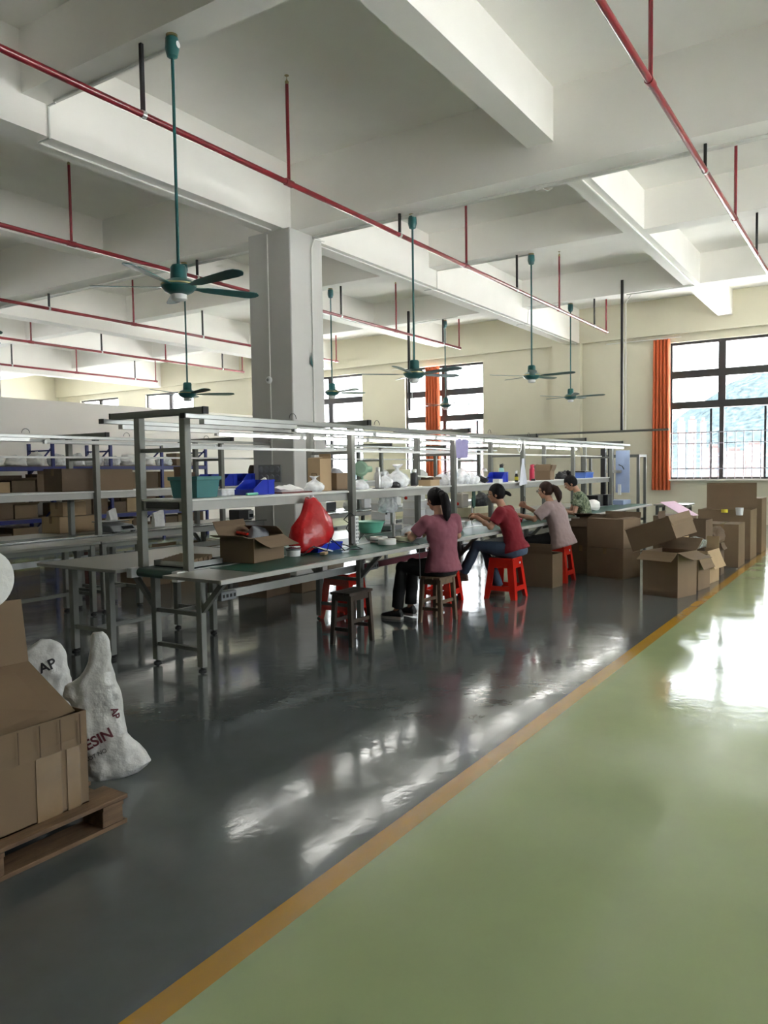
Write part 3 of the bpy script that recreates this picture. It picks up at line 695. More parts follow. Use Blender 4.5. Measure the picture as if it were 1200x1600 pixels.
def person(label, loc, rz, seat, lean, head, arms, legs, top, low, hair, shoe, tail, glasses=False, wide=1.0, hem=-.1, sleeve=.72, loose=.0, head_yaw=0.0, low2=None):
    r = thing('person', label, 'person', loc, rz)
    H = Vector((0, 0, seat+.105)); t = Vector((0, math.sin(lean), math.cos(lean))); ex = Vector((1, 0, 0)); ey = Vector((0, math.cos(lean), -math.sin(lean)))
    def C(dd, off=0): return H+t*dd+ey*(off-.03*math.sin(PI*max(0, min(1, dd/.5))))
    hp = head; hy = Matrix.Rotation(head_yaw, 3, 'Z')
    f = hy @ Vector((0, math.cos(hp), -math.sin(hp))); u = hy @ Vector((0, math.sin(hp), math.cos(hp))); rx = f.cross(u)
    NB = C(.50); HC = NB+t*.05+u*.105+f*.03
    M = Matrix((rx, f, u)).transposed()
    sh = [C(.43)+ex*s*.165*wide for s in (-1, 1)]
    # ---- skin: torso core, neck, head, arms, hands, shins, feet as one surface
    b = MB(); Wd = wide
    b.loft([ring(C(d), ex, ey, a*Wd, q) for d, a, q in ((-.1, .12, .09), (.0, .145, .10), (.12, .128, .088), (.26, .14, .095), (.38, .16, .088), (.45, .13, .065), (.49, .06, .05), (.53, .045, .045))])
    b.tube([NB-t*.03, NB+t*.03+f*.005, HC-u*.06-f*.015], [.05, .046, .048], 14)
    b.ell(HC, (.071, .089, .102), 20, 14, M); b.ell(HC+f*.022-u*.058, (.052, .062, .05), 16, 10, M); b.ell(HC+f*.058-u*.088, (.022, .018, .016), 10, 8, M)
    b.ell(HC+f*.09-u*.018, (.011, .017, .02), 10, 8, M); b.ell(HC+f*.082+u*.005, (.008, .012, .026), 10, 8, M)
    for s in (-1, 1): b.ell(HC+rx*s*.071-f*.005-u*.012, (.009, .019, .03), 10, 8, M); b.ell(HC+f*.07+rx*s*.033-u*.03, (.022, .016, .018), 10, 8, M)
    for s in (-1, 1): b.ell(HC+f*.081-u*.052, (.02, .009, .006), 10, 6, M)
    for (E, Wr, dr, nn, cu), S, s in zip(arms, sh, (-1, 1)):
        limb(b, [S, Vector(E), Vector(Wr)], [.047, .039, .026]); m = (Vector(E)*.6+Vector(Wr)*.4); b.ell(m, (.037,)*3)
        hand(b, Wr, dr, nn, s, cu)
    for K, A, fd in legs: limb(b, [Vector(K), Vector(A)], [.04, .034])
    o = b.build('body', 'skin', r, smooth=True); remeshed(o, .0065, 3)
    # ---- face details
    for s in (-1, 1):
        e = MB(); e.ell(HC+f*.079+rx*s*.031+u*.002, (.012, .007, .007), 10, 8, M); ew = e.build('eye', 'eye_white', r, smooth=True)
        MB().ell(HC+f*.086+rx*s*.031+u*.002, (.005, .002, .0055), 8, 6, M).build('iris', 'print_black', ew, smooth=True)
        MB().tube([HC+f*.083+rx*s*.016+u*.026, HC+f*.084+rx*s*.032+u*.031, HC+f*.072+rx*s*.05+u*.024], .003, 6).build('eyebrow', hair, r)
    MB().ell(HC+f*.088-u*.052, (.019, .004, .006), 10, 6, M).build('lips', 'lip', r, smooth=True)
    # ---- hair
    b = MB(); b.ell(HC+u*.014-f*.013, (.082, .098, .106), 26, 18, M)
    vs = []
    for v in b.v:
        p = Vector(v)-HC; a, c = p.dot(f), p.dot(u)
        if c < .05 and a > .038-.5*max(0, -c-.02): p = p*.72
        vs.append(tuple(HC+p))
    b.v = vs
    if tail:
        pts = [HC+f*a+u*c+rx*d for a, c, d, q in tail]; b.tube(pts, [q for *_, q in tail], 12); b.ell(pts[-1], (tail[-1][3],)*3, 10, 8); b.ell(pts[0], (tail[0][3],)*3, 10, 8)
    h = b.build('hair', hair, r, smooth=True); remeshed(h, .008, 4)
    if tail: MB().lathe([(tail[0][3]*1.1, -.008), (tail[0][3]*1.15, 0), (tail[0][3]*1.1, .008)], n=14).build('hair_tie', 'plastic_black', r, tuple(pts[0]), (lean-1.2, 0, 0))
    if glasses:
        g = MB()
        for s in (-1, 1):
            g.tube([HC+f*.103+rx*(s*.032+.024*math.cos(a))+u*(.002+.018*math.sin(a)) for a in [2*PI*i/14 for i in range(15)]], .0022, 6); g.tube([HC+f*.1+rx*s*.056+u*.006, HC+rx*s*.077+f*.01+u*.004, HC+rx*s*.077-f*.02-u*.008], .0024, 6)
        g.tube([HC+f*.104-rx*.008+u*.004, HC+f*.104+rx*.008+u*.004], .0022, 6); g.build('glasses', 'lens_rim', r)
    # ---- shirt
    b = MB(); L = loose
    b.loft([ring(C(d), ex, ey, (a+L)*Wd+.004, q+L*.8) for d, a, q in ((hem, .205, .165), (hem+.05, .196, .155), (.06, .165, .122), (.16, .15, .108), (.28, .162, .116), (.37, .180, .112), (.425, .165, .095), (.47, .105, .07), (.495, .068, .057))])
    for (E, Wr, *_), S in zip(arms, sh):
        E = Vector(E); e2 = S+(E-S)*sleeve; b.tube([S-Vector((S.x*.35, 0, .01)), S, e2], [.07, .071+L*.3, .064+L*.5], 14); b.ell(S, (.07+L*.3,)*3)
    o = b.build('shirt', top, r, smooth=True); remeshed(o, .011, 6)
    wrinkle(o.data, .006, 11, .004)
    # ---- trousers
    b = MB(); b.loft([ring(C(d)+Vector((0, -.0, 0)), ex, ey, a*Wd, q) for d, a, q in ((-.11, .14, .11), (-.06, .172, .135), (.02, .165, .122), (.09, .145, .105))])
    for (K, A, fd), s in zip(legs, (-1, 1)):
        K, A = Vector(K), Vector(A); hj = H+Vector((s*.085, .01, -.03)); a2 = K+(A-K)*.94
        b.tube([hj, hj+(K-hj)*.5, K, K+(a2-K)*.45, a2], [.09*Wd, .084*Wd, .066, .064, .06], 14); b.ell(K, (.066,)*3); b.ell(hj, (.09*Wd,)*3)
    o = b.build('trousers', low, r, smooth=True); remeshed(o, .011, 5)
    wrinkle(o.data, .005, 12, .002)
    # ---- shoes
    for K, A, fd in legs:
        A = Vector(A); d = Vector(fd).normalized(); sd = d.cross(Vector((0, 0, 1))).normalized(); z0 = A.z-.085; b = MB(); so = MB(); R = []; Q = []
        for k, w, hh in ((-.06, .026, .05), (-.04, .034, .085), (.0, .036, .09), (.06, .04, .06), (.12, .042, .045), (.16, .034, .034), (.178, .014, .022)):
            c = A+d*k; c.z = z0
            R.append([tuple(c+sd*w*math.cos(2*PI*i/14)+Vector((0, 0, .018+hh*.5+hh*.5*math.sin(2*PI*i/14)))) for i in range(14)])
            Q.append([tuple(c+sd*x*(w+.004)+Vector((0, 0, z))) for x, z in ((-1, 0), (1, 0), (1, .022), (-1, .022))])
        b.loft(R); o = b.build('shoe', shoe, r, smooth=True); so.loft(Q).build('sole', 'sole_pale' if shoe == 'shoe_dark' else 'sandal_tan', o)
    return r
V3 = lambda *a: Vector(a)
# woman in pink: back to the camera, both forearms on the table
person('seated woman in a pink t-shirt and black trousers, back turned, long black ponytail', (6.63, 3.64, 0), -.5, .455, .10, .25,
       [((-.27, .14, .828), (-.16, .36, .85), (.35, .95, -.05), (0, .1, -1), .7), ((.25, .1, .828), (.12, .36, .85), (-.35, .95, -.05), (0, .1, -1), .7)],
       [((-.30, .28, .52), (-.33, .34, .085), (-.5, .85, 0)), ((-.10, .40, .53), (-.16, .36, .1), (-.3, 1, 0))], 'shirt_pink', 'trouser_black', 'hair_black', 'shoe_dark',
       [(-.10, .035, 0, .034), (-.14, -.0, 0, .045), (-.15, -.08, 0, .05), (-.145, -.15, .0, .046), (-.13, -.21, 0, .034), (-.125, -.235, 0, .016)], head_yaw=.12, hem=-.07)
# woman in red: side on, legs crossed, hands raised in front
person('seated woman in a red t-shirt and blue jeans with glasses and short ponytail', (8.22, 3.56, 0), .12, .48, .31, .2,
       [((-.22, .22, .835), (-.10, .42, .93), (.45, .8, .12), (.4, .2, -.6), .9), ((.22, .24, .835), (.04, .46, .95), (-.4, .85, .1), (-.4, .2, -.6), .9)],
       [((-.12, .42, .60), (-.05, .62, .26), (.1, 1, -.2)), ((.08, .40, .56), (.04, .20, .085), (-.1, 1, 0))], 'shirt_red', 'jeans_blue', 'hair_black', 'sandal_tan',
       [(-.098, -.0, 0, .020), (-.135, -.025, 0, .026), (-.155, -.05, 0, .018)], True, head_yaw=.15, hem=-.04)
# woman in mauve: leaning, holding a dark hand tool
person('seated woman in a loose mauve blouse with brown ponytail, holding a dark hand tool', (9.70, 3.55, 0), .08, .47, .30, .16,
       [((-.29, .27, .835), (-.22, .53, .885), (.1, .98, .1), (.5, .2, -.4), .5), ((.26, .30, .83), (.12, .51, .97), (-.3, .75, .45), (-.5, .3, .2), 1.0)],
       [((-.13, .40, .53), (-.13, .44, .085), (0, 1, 0)), ((.13, .40, .53), (.12, .42, .085), (0, 1, 0))], 'blouse_mauve', 'trouser_black', 'hair_brown', 'shoe_dark',
       [(-.098, .03, 0, .034), (-.14, .0, 0, .046), (-.165, -.07, 0, .052), (-.165, -.13, 0, .04), (-.155, -.175, 0, .018)], True, wide=1.14, hem=-.12, sleeve=.82, loose=.025)
# woman in green at the end, head bowed, hair in a high bun
person('seated woman in a green leaf-print blouse, head bowed, hair in a high bun', (11.12, 3.70, 0), .35, .55, .24, .55,
       [((-.22, .16, .83), (-.10, .40, .845), (.4, .9, -.05), (.2, .2, -1), .8), ((.21, .2, .84), (.08, .42, .86), (-.4, .9, 0), (-.2, .2, -1), .8)],
       [((-.11, .42, .57), (-.11, .44, .085), (0, 1, 0)), ((.11, .42, .57), (.11, .44, .085), (0, 1, 0))], 'blouse_leaf', 'jeans_blue', 'hair_black', 'shoe_dark',
       [(-.05, .115, 0, .03), (-.06, .145, 0, .036), (-.055, .165, 0, .024)], False, hem=-.12, sleeve=.6)
plastic_stool('red plastic stool under the woman in leaf print, behind the cartons', 11.12, 3.68, 0, .53)
r = thing('hand_tool', 'dark cylindrical hand tool with cable held by the woman in mauve', 'tool', (9.77, 4.12, .92))
MB().tube([(.01, 0, -.1), (.03, -.01, .02), (.045, -.02, .11)], [.012, .018, .016], 10).build('grip', 'plastic_black', r, smooth=True)
MB().tube([(.045, -.02, .11), (.06, -.02, .17), (.12, .02, .19), (.18, .06, .1), (.2, .1, -.14)], .004, 6).build('cable', 'plastic_black', r)
# ------------------------------------------------------------------ cartons
def carton(label, x, y, z, w, d, h, rz=0, m='kraft', flaps=None, tape=True, group=None, tilt=(0, 0), name='carton'):
    """w along local x, d along local y; flaps: dict side->opening angle (0 closed flat, 180 hanging outside); None = taped shut"""
    r = thing(name, label, 'box', (x, y, z), rz, group); r.rotation_euler = (tilt[0], tilt[1], rz); t = .006
    b = MB()
    b.box(-w/2, w/2, -d/2, -d/2+t, 0, h).box(-w/2, w/2, d/2-t, d/2, 0, h).box(-w/2, -w/2+t, -d/2+t, d/2-t, 0, h).box(w/2-t, w/2, -d/2+t, d/2-t, 0, h).box(-w/2, w/2, -d/2, d/2, 0, t)
    if flaps is None: b.box(-w/2, w/2, -d/2, d/2, h-t, h)
    b.build('body', m, r)
    if flaps is None:
        if tape:
            pbox(r, 'tape', (0, 0, h+.0008), (w+.003, .05, .0016), 'tape_clear')
            for s in (-1, 1): pbox(r, 'tape', (s*(w/2+.0008), 0, h-.04), (.0016, .05, .08), 'tape_clear')
        return r
    fl = min(w, d)/2
    for side, ang in flaps.items():
        ln = fl
        if isinstance(ang, tuple): ang, ln = ang
        f = MB(); a = math.radians(ang)
        if side in '+x-x': ww = d-.01
        else: ww = w-.01
        # flap lies in local frame: hinge on y=0 edge, extends to +y when closed (over the box)
        n = 3; prof = [(ln*k/n, .006*math.sin(PI*k/n)) for k in range(n+1)]
        R = [[(-ww/2, p, q), (ww/2, p, q), (ww/2, p, q+.005), (-ww/2, p, q+.005)] for p, q in prof]
        f.loft(R)
        o = f.build('flap', m, r)
        ry = {'-y': 0, '+x': PI/2, '+y': PI, '-x': -PI/2}[side]
        c = {'-y': (0, -d/2, h), '+x': (w/2, 0, h), '+y': (0, d/2, h), '-x': (-w/2, 0, h)}[side]
        o.rotation_mode = 'XYZ'; o.matrix_local = Matrix.Translation(c) @ Matrix.Rotation(ry, 4, 'Z') @ Matrix.Rotation(a, 4, 'X')
    return r
# near left: pallet with big torn carton, sacks, bubble wrap roll
r = thing('pallet', 'rough wooden pallet under the big torn carton in the foreground', 'pallet', (1.50, 3.28, 0))
for k in range(5): pbox(r, 'deck_board', (0, -.5+k*.25, .121), (1.2, .16, .018), 'wood_pallet', bevel=.002)
for xx in (-.53, 0, .53):
    pbox(r, 'stringer', (xx, 0, .1), (.1, 1.15, .018), 'wood_pallet')
    for yy in (-.5, 0, .5): pbox(r, 'block', (xx, yy, .055), (.1, .14, .07), 'wood_pallet', bevel=.003)
for yy in (-.5, 0, .5): pbox(r, 'base_board', (0, yy, .01), (1.2, .14, .018), 'wood_pallet')
r = carton('big torn brown carton on the pallet with raised inner flaps, foreground', 1.42, 3.10, .131, 1.08, .66, .39, 0, 'kraft', {'-y': (268, .135)}, tape=False)
MB().sheet([(-.2, -.30, .33), (.53, -.27, .375), (.57, .12, .53), (-.2, .12, .55)], .006).build('inner_flap', 'kraft', r)
MB().sheet([(-.2, .12, .55), (.57, .12, .53), (.54, .11, .82), (-.2, .10, .84)], .006).build('inner_flap', 'kraft', r)
for k in range(6): pbox(r, 'crease', (.05+.09*k, -.345, .325), (.004, .003, .125), 'kraft_dark')
pbox(r, 'tape', (.36, -.332, .13), (.11, .0016, .26), 'tape_clear'); pbox(r, 'tape', (.47, -.3325, .13), (.06, .0016, .26), 'tape_clear')
r = thing('bubble_wrap_roll', 'roll of white bubble wrap lying behind the torn carton at the edge', 'roll', (1.80, 3.50, 1.055))
MB().lathe([(.05, -.3), (.13, -.3), (.132, 0), (.13, .3), (.05, .3)], n=32, ax='y').build('film', 'bag_white', r, smooth=True)
MB().lathe([(.048, -.305), (.048, .305)], n=20, ax='y').build('core', 'kraft', r, smooth=True)
carton('brown carton behind the torn carton supporting the bubble wrap roll', 1.62, 3.74, .131, .5, .5, .79, 0, 'kraft_dark')
def sack(label, x, y, rz, rows, thick, seed, txt):
    # rows: (height, left, right) silhouette of the standing sack in its own plane
    r = thing('plastic_sack', label, 'sack', (x, y, 0), rz); nu, nv = 90, 70; R = []; h = rows[-1][0]
    for k in range(nv):
        z = h*k/(nv-1)
        for (z0, l0, r0), (z1, l1, r1) in zip(rows, rows[1:]):
            if z0 <= z <= z1+1e-9: q = (z-z0)/(z1-z0); l, rr = l0+(l1-l0)*q, r0+(r1-r0)*q; break
        c, w = (l+rr)/2, (rr-l)/2; d = min(thick*(1-.93*(z/h)**.8), w*1.2)+.006
        rg = []
        for i in range(nu):
            a = 2*PI*i/nu; cx = math.copysign(abs(math.cos(a))**.75, math.cos(a)); sy = math.copysign(abs(math.sin(a))**.9, math.sin(a)); rg.append((c+w*cx, d/2*sy, z))
        R.append(rg)
    me = MB().loft(R).mesh('sack_body', 'sack_woven', smooth=True); crumple(me, .012, 8, seed, .02); creases(me, .007, 8, seed); creases(me, .005, 17, seed+2)
    for v in me.vertices: v.co.z = max(v.co.z, 0)
    put('sack_body', me, r)
    bm = bmesh.new(); bm.from_mesh(me); T = BVHTree.FromBMesh(bm); bm.free()
    for s, size, mm, px, pz, rot in txt:
        M = Matrix.Translation((px, -.5, pz)) @ Matrix.Rotation(PI/2, 4, 'X') @ Matrix.Rotation(rot, 4, 'Z')
        tm = text_mesh('printed_text', s, size, mm, r, Matrix.Identity(4), .0018 if size > .04 else 0)
        for v in tm.data.vertices:
            p = M @ v.co; hit = T.ray_cast(Vector((p.x, -2, p.z)), Vector((0, 1, 0))); v.co = Vector((p.x, (hit[0].y-.0025) if hit[0] else p.y+.4, p.z))
    return r
sack('tall white woven sack with dark printed lettering, leaning by the pallet', 2.42, 3.22, -.64, [(0, -.14, .11), (.05, -.14, .17), (.12, -.14, .135), (.2, -.15, .065), (.32, -.17, .055), (.42, -.215, .035), (.465, -.20, .02), (.51, -.13, .01), (.58, -.095, .0), (.65, -.082, -.008), (.69, -.078, -.012), (.705, -.065, -.025)], .2, 3,
     [('RESIN', .07, 'print_maroon', -.155, .14, .42), ('LOT NO', .028, 'print_black', -.12, .10, .42), ('AP', .045, 'print_maroon', .0, .34, -1.35)])
sack('white woven sack behind, its pointed top showing over the carton flap', 2.47, 3.86, -.55, [(0, -.16, .16), (.2, -.17, .15), (.45, -.165, .13), (.52, -.15, .115), (.56, -.06, .09), (.60, -.0, .05)], .2, 8, [('AP', .075, 'print_black', -.01, .42, .35)])
# stacks on the floor between the women and the aisle
carton('brown carton on the floor behind the red stool, one flap standing up', 9.25, 3.69, 0, .28, .54, .42, -.1, 'kraft', {'-x': (95, .13), '+x': (6, .14)})
carton('taped brown carton, lower of the two-carton stack beside the aisle', 10.50, 3.10, 0, .42, .56, .40, -.28, 'kraft')
carton('open brown carton, upper of the two-carton stack beside the aisle', 10.51, 3.10, .402, .42, .56, .385, -.28, 'kraft', {'+x': (100, .09), '+y': (30, .1), '-y': (8, .12), '-x': (4, .1)})
carton('dark brown carton at the bottom of the stack behind the mauve blouse', 10.70, 3.56, 0, .34, .38, .40, -.05, 'kraft_dark')
carton('dark brown carton with pale folded flap, on top behind the mauve blouse', 10.70, 3.56, .402, .36, .40, .38, -.05, 'kraft_dark', {'-x': (262, .12), '+x': (20, .15)})
carton('open brown carton with spread flaps, nearest to the yellow line', 9.30, 2.09, 0, .42, .44, .515, -.3, 'kraft', {'-x': (212, .17), '-y': (200, .2), '+y': (195, .19), '+x': (140, .2)})
r = carton('tilted brown carton dumped upside down on the open carton', 9.40, 2.17, .60, .46, .60, .27, -.30, 'kraft', {'-y': (262, .12), '+y': (100, .02)}, tilt=(-.33, -.10))
carton('brown carton with torn flap hanging over its side, near the yellow line', 9.93, 2.0, 0, .40, .36, .40, -.15, 'kraft', {'-y': (245, .16), '-x': (150, .14), '+y': (100, .15)})
carton('brown carton with big flap hanging down toward the aisle', 10.52, 2.02, 0, .48, .40, .42, -.12, 'kraft_pale', {'-y': (248, .24), '+x': (95, .15), '+y': (80, .15)})
carton('tall-backed brown carton holding the silver foil pack', 10.9, 2.25, .42, .3, .62, .36, -.1, 'kraft_dark', {'+y': (90, .1)})
carton('brown carton under the tall-backed carton', 10.95, 2.25, 0, .42, .6, .415, -.1, 'kraft_dark')
r = thing('foil_pack', 'crinkled silver foil pack of trays lying in the open cartons', 'pack', (10.42, 2.08, .425), -.1)
for k in range(5): MB().tube([(-.17+.085*k, -.13, .06), (-.15+.085*k, 0, .10), (-.17+.085*k, .12, .06)], [.05, .055, .05], 12).build('tray', 'foil_silver', r, smooth=True)
carton('narrow dark carton with crumpled paper on top beside the yellow line', 11.32, 1.96, 0, .26, .22, .44, 0, 'kraft_dark', {'-y': (245, .1), '-x': (60, .1)})
o = blob('crumpled_paper', 'kraft_dark', None, (11.32, 1.98, .44), (.2, .16, .22), amp=.05, freq=8, seed=5); tag(o, 'crumpled brown packing paper bursting from the narrow dark carton', 'paper')
carton('upright brown carton with pale end standing on the yellow line', 12.45, 2.0, 0, .6, .46, .63, 0, 'kraft')
carton('big brown carton behind, holding cups and tape rolls', 13.6, 2.15, 0, .7, .78, .78, 0, 'kraft', {'+x': (90, .42), '-x': (0, .02)})
carton('brown carton at the far end of the row by the aisle', 14.7, 1.95, 0, .6, .42, .92, 0, 'kraft')
o = MB().lathe([(.05, 0), (.06, .12), (.055, .12), (.045, .005)], n=20).build('paper_cup', 'plastic_white', None, (13.25, 1.92, .70), smooth=True); tag(o, 'white plastic cup standing in the far carton', 'cup')
o = MB().lathe([(.05, 0), (.05, .05), (.035, .05), (.035, 0)], n=20).build('tape_roll', 'label_yellow', None, (13.25, 2.14, .74), smooth=True); tag(o, 'yellow tape roll on the rim of the far carton', 'tape')
o = MB().sheet([(-.2, -.2, 0), (.2, -.2, .0), (.2, .2, .16), (-.2, .2, .16)], .006).build('printed_bag', 'paper_pink', None, (11.9, 2.55, .78), (.1, 0, -.3)); tag(o, 'flat pink printed plastic bag lying over the far cartons', 'bag')
carton('plain brown carton behind the pink printed bag', 11.9, 2.6, 0, .55, .5, .77, 0, 'kraft')
# cartons under the benches
carton('brown carton under the lit bench behind the steel trunking', 7.05, 6.35, 0, .5, .42, .36, .1, 'kraft_dark', {'-y': (215, .12), '+y': (90, .1)})
carton('small flat carton on the floor below the lit bench shelf board', 7.45, 6.1, 0, .3, .26, .16, 0, 'kraft')
for k, (x, y, w, d, h, m, lb) in enumerate([(6.9, 8.35, .5, .4, .42, 'kraft', 'brown carton under the second line, first past the scale'), (7.5, 8.45, .45, .4, .38, 'kraft_pale', 'pale carton under the second line beside the post'), (8.15, 8.4, .5, .4, .5, 'kraft', 'larger brown carton under the second line near the column'),
                          (8.85, 8.35, .45, .38, .4, 'kraft_dark', 'dark carton under the second line right behind the column'), (9.6, 8.45, .5, .4, .44, 'kraft', 'brown carton under the second line seen past the column'), (11.0, 8.4, .5, .4, .4, 'kraft_pale', 'pale carton under the second line beyond the column')]):
    carton(lb, x, y, 0, w, d, h, .05*(k % 3-1), m, {'-x': (205, .15), '+y': (90, .12)} if k % 2 else None)
# ------------------------------------------------------------------ small containers
def one(o, label, cat, group=None): return tag(o, label, cat, group)
def tub(label, x, y, z, w, d, h, m, rz=0, taper=.86, name='storage_bin', rim=True):
    r = thing(name, label, 'bin', (x, y, z), rz); t = .006; b = MB()
    o = lambda s, zz: [(-w/2*s, -d/2*s, zz), (w/2*s, -d/2*s, zz), (w/2*s, d/2*s, zz), (-w/2*s, d/2*s, zz)]
    b.loft([o(taper, 0), o(1, h), o(1-2*t/w, h), o(taper-2*t/w, t)]); b.build('tub', m, r, bevel=.004)
    if rim:
        b = MB(); s1 = 1+.05
        b.loft([o(1.0, h-.03), o(s1, h-.025), o(s1, h), o(.98, h)], cap=False).build('rim', m, r)
    return r
def parts_bin(label, x, y, z, w, d, h, rz=0, m='plastic_blue', group='blue parts bins'):
    r = thing('parts_bin', label, 'bin', (x, y, z), rz, group); t = .005; b = MB()
    # open hopper front at -x
    b.box(-w/2, w/2, -d/2, d/2, 0, t).box(w/2-t, w/2, -d/2, d/2, 0, h).box(-w/2, -w/2+t, -d/2, d/2, 0, h*.38)
    for s in (-1, 1):
        y0 = s*d/2; P = [(-w/2, 0), (w/2, 0), (w/2, h), (-w*.05, h), (-w/2, h*.38)]
        b.loft([[(px, y0, pz) for px, pz in P], [(px, y0-s*t, pz) for px, pz in P]])
    b.build('hopper', m, r)
    pbox(r, 'label_slot', (-w/2-.002, 0, h*.2), (.004, d*.6, h*.18), m); pbox(r, 'back_lip', (w/2, 0, h-.008), (.014, d, .016), m)
    for s in (-1, 1): pbox(r, 'rib', (w*.2, s*(d/2+.002), h*.5), (.008, .006, h*.9), m)
    return r
def basin(label, x, y, z, r0, h, m):
    r = thing('basin', label, 'basin', (x, y, z)); MB().lathe([(r0*.72, 0), (r0*.95, h*.9), (r0, h), (r0*.94, h), (r0*.89, h*.88), (r0*.68, .006), (0, .006)], n=32).build('bowl', m, r, smooth=True)
    MB().lathe([(r0*.985, h-.012), (r0*1.04, h-.008), (r0*1.04, h), (r0*.98, h)], n=32).build('rim', m, r, smooth=True); return r
def bottle(label, x, y, z, rad, h, m, capm, name='bottle', handle=False):
    r = thing(name, label, 'bottle', (x, y, z)); MB().lathe([(rad*.95, 0), (rad, .01), (rad, h*.72), (rad*.8, h*.78), (rad*.62, h*.8), (0, h*.8)], n=18).build('flask', m, r, smooth=True)
    MB().lathe([(rad*.72, h*.8), (rad*.74, h*.96), (rad*.6, h), (0, h)], n=18).build('cap', capm, r, smooth=True)
    if handle: MB().tube([(0, -rad*.7, h*.9), (0, -rad*1.2, h*.97), (0, -rad*.6, h*1.03), (0, 0, h)], .004, 6).build('handle', capm, r)
    return r
def bag(label, x, y, z, rx, ry, h, m, seed, prof=None, amp=.022, freq=9, rz=0, name='plastic_bag', cat='bag'):
    o = blob(name, m, None, (x, y, z), (rx, ry, h), prof, amp, freq, seed, rz=rz); return tag(o, label, cat)
def paper_bag(label, x, y, z, w, d, h, rz, seed):
    R = []
    for k in range(9):
        q = k/8; dd = d*(1-.75*max(0, q-.35)/.65); zz = h*q; n = 6
        P = [(-w/2+w*i/n, -dd/2) for i in range(n)]+[(w/2, -dd/2+dd*i/n) for i in range(n)]+[(w/2-w*i/n, dd/2) for i in range(n)]+[(-w/2, dd/2-dd*i/n) for i in range(n)]
        R.append([(a, b, zz+.02*math.sin(a*30)*(q > .9)) for a, b in P])
    me = MB().loft(R).mesh('paper_bag', 'bag_white'); crumple(me, .008, 14, seed, .003)
    for v in me.vertices: v.co.z = max(v.co.z, 0)
    return tag(put('paper_bag', me, None, (x, y, z), (0, 0, rz)), label, 'bag')
TIED = [(0, .7), (.08, .95), (.3, 1), (.55, .8), (.7, .4), (.78, .16), (.84, .13), (.92, .3), (1, .42)]
SZ = 1.304; T = .7805
# ---- on the shelf of the lit line, near to far
r = tub('teal plastic storage bin at the near end of the shelf', 4.28, 4.56, SZ, .34, .25, .165, 'plastic_teal', .25)
r = thing('food_box', 'clear white lidded plastic box behind the teal bin', 'box', (4.62, 4.6, SZ), .1); pbox(r, 'base', (0, 0, .024), (.17, .12, .048), 'film_dense', bevel=.006); pbox(r, 'lid', (0, 0, .053), (.178, .128, .01), 'plastic_white', bevel=.003)
o = MB().tube([(-.05, 0, .012), (.09, .01, .012)], .011, 10).build('glue_stick', 'plastic_mint', None, (4.72, 4.38, SZ), smooth=True); one(o, 'pale green glue stick lying before the blue bin on the shelf', 'stick')
parts_bin('bright blue parts bin on the shelf beside the teal bin', 4.93, 4.53, SZ, .30, .2, .125, .1)
bag('white cloth bundle tucked behind the blue bin on the shelf', 5.17, 4.64, SZ, .07, .07, .14, 'bag_white', 2)
bag('flat white plastic bag lying on a dark board on the shelf', 5.38, 4.54, SZ+.012, .17, .11, .07, 'bag_white', 3, [(0, .9), (.3, 1), (.7, .6), (1, .1)], amp=.018)
o = MB().cbox((0, 0, .006), (.42, .24, .012)).build('clip_board', 'chair_wood', None, (5.36, 4.53, SZ)); one(o, 'thin dark brown board under the flat white bag', 'board')
bag('tied white plastic bag in front of the tall brown box', 5.68, 4.47, SZ, .1, .09, .14, 'film_dense', 4, TIED)
r = carton('tall narrow brown box standing on the shelf with a printed frame mark', 5.93, 4.6, SZ, .15, .17, .31, -.15, 'kraft_pale', {'+x': (80, .05), '-x': (10, .04)})
MB().tube([(0, -.03, .09), (0, .03, .09), (0, .035, .095), (0, .035, .165), (0, .03, .17), (0, -.03, .17), (0, -.035, .165), (0, -.035, .095), (0, -.03, .09)], .003, 5).build('printed_mark', 'kraft_dark', r, (-.0765, 0, 0))
carton('open brown carton on the shelf with a grey pad in it', 6.22, 4.62, SZ, .24, .2, .17, .0, 'kraft', {'+y': (90, .05)})
bag('grey crumpled pad inside the open shelf carton', 6.22, 4.62, SZ+.10, .1, .08, .12, 'bag_grey', 6)
r = bottle('small white squeeze bottle before the open shelf carton', 6.15, 4.36, SZ, .018, .115, 'plastic_white', 'plastic_white')
bag('white crumpled bag beside the steel flask on the shelf', 6.52, 4.55, SZ, .13, .11, .09, 'film_dense', 7)
bottle('tall brushed steel vacuum flask on the shelf', 6.73, 4.45, SZ+.008, .034, .215, 'steel_brushed', 'steel_brushed', 'vacuum_flask')
o = MB().lathe([(.06, 0), (.062, .008), (0, .008)], n=20).build('coaster', 'plastic_black', None, (6.73, 4.45, SZ)); one(o, 'round black coaster under the steel flask', 'coaster')
bag('white carrier bag with dark contents beside the steel flask', 7.0, 4.55, SZ, .12, .1, .17, 'film_dense', 8, TIED)
bag('dark bundle inside the carrier bags on the shelf', 7.05, 4.44, SZ, .06, .05, .07, 'bag_black', 9)
bag('white carrier bag with tall knotted handles in the middle of the shelf', 7.28, 4.55, SZ, .15, .12, .25, 'film_dense', 10, TIED)
o = MB().cbox((0, 0, .004), (.2, .26, .008)).build('paper_sheets', 'paper', None, (7.42, 4.5, SZ), (0, 0, .2)); one(o, 'loose white papers under the black canister', 'paper')
r = bottle('matt black tall canister on the shelf behind the woman in pink', 7.55, 4.5, SZ+.008, .042, .19, 'plastic_black', 'steel_brushed', 'canister')
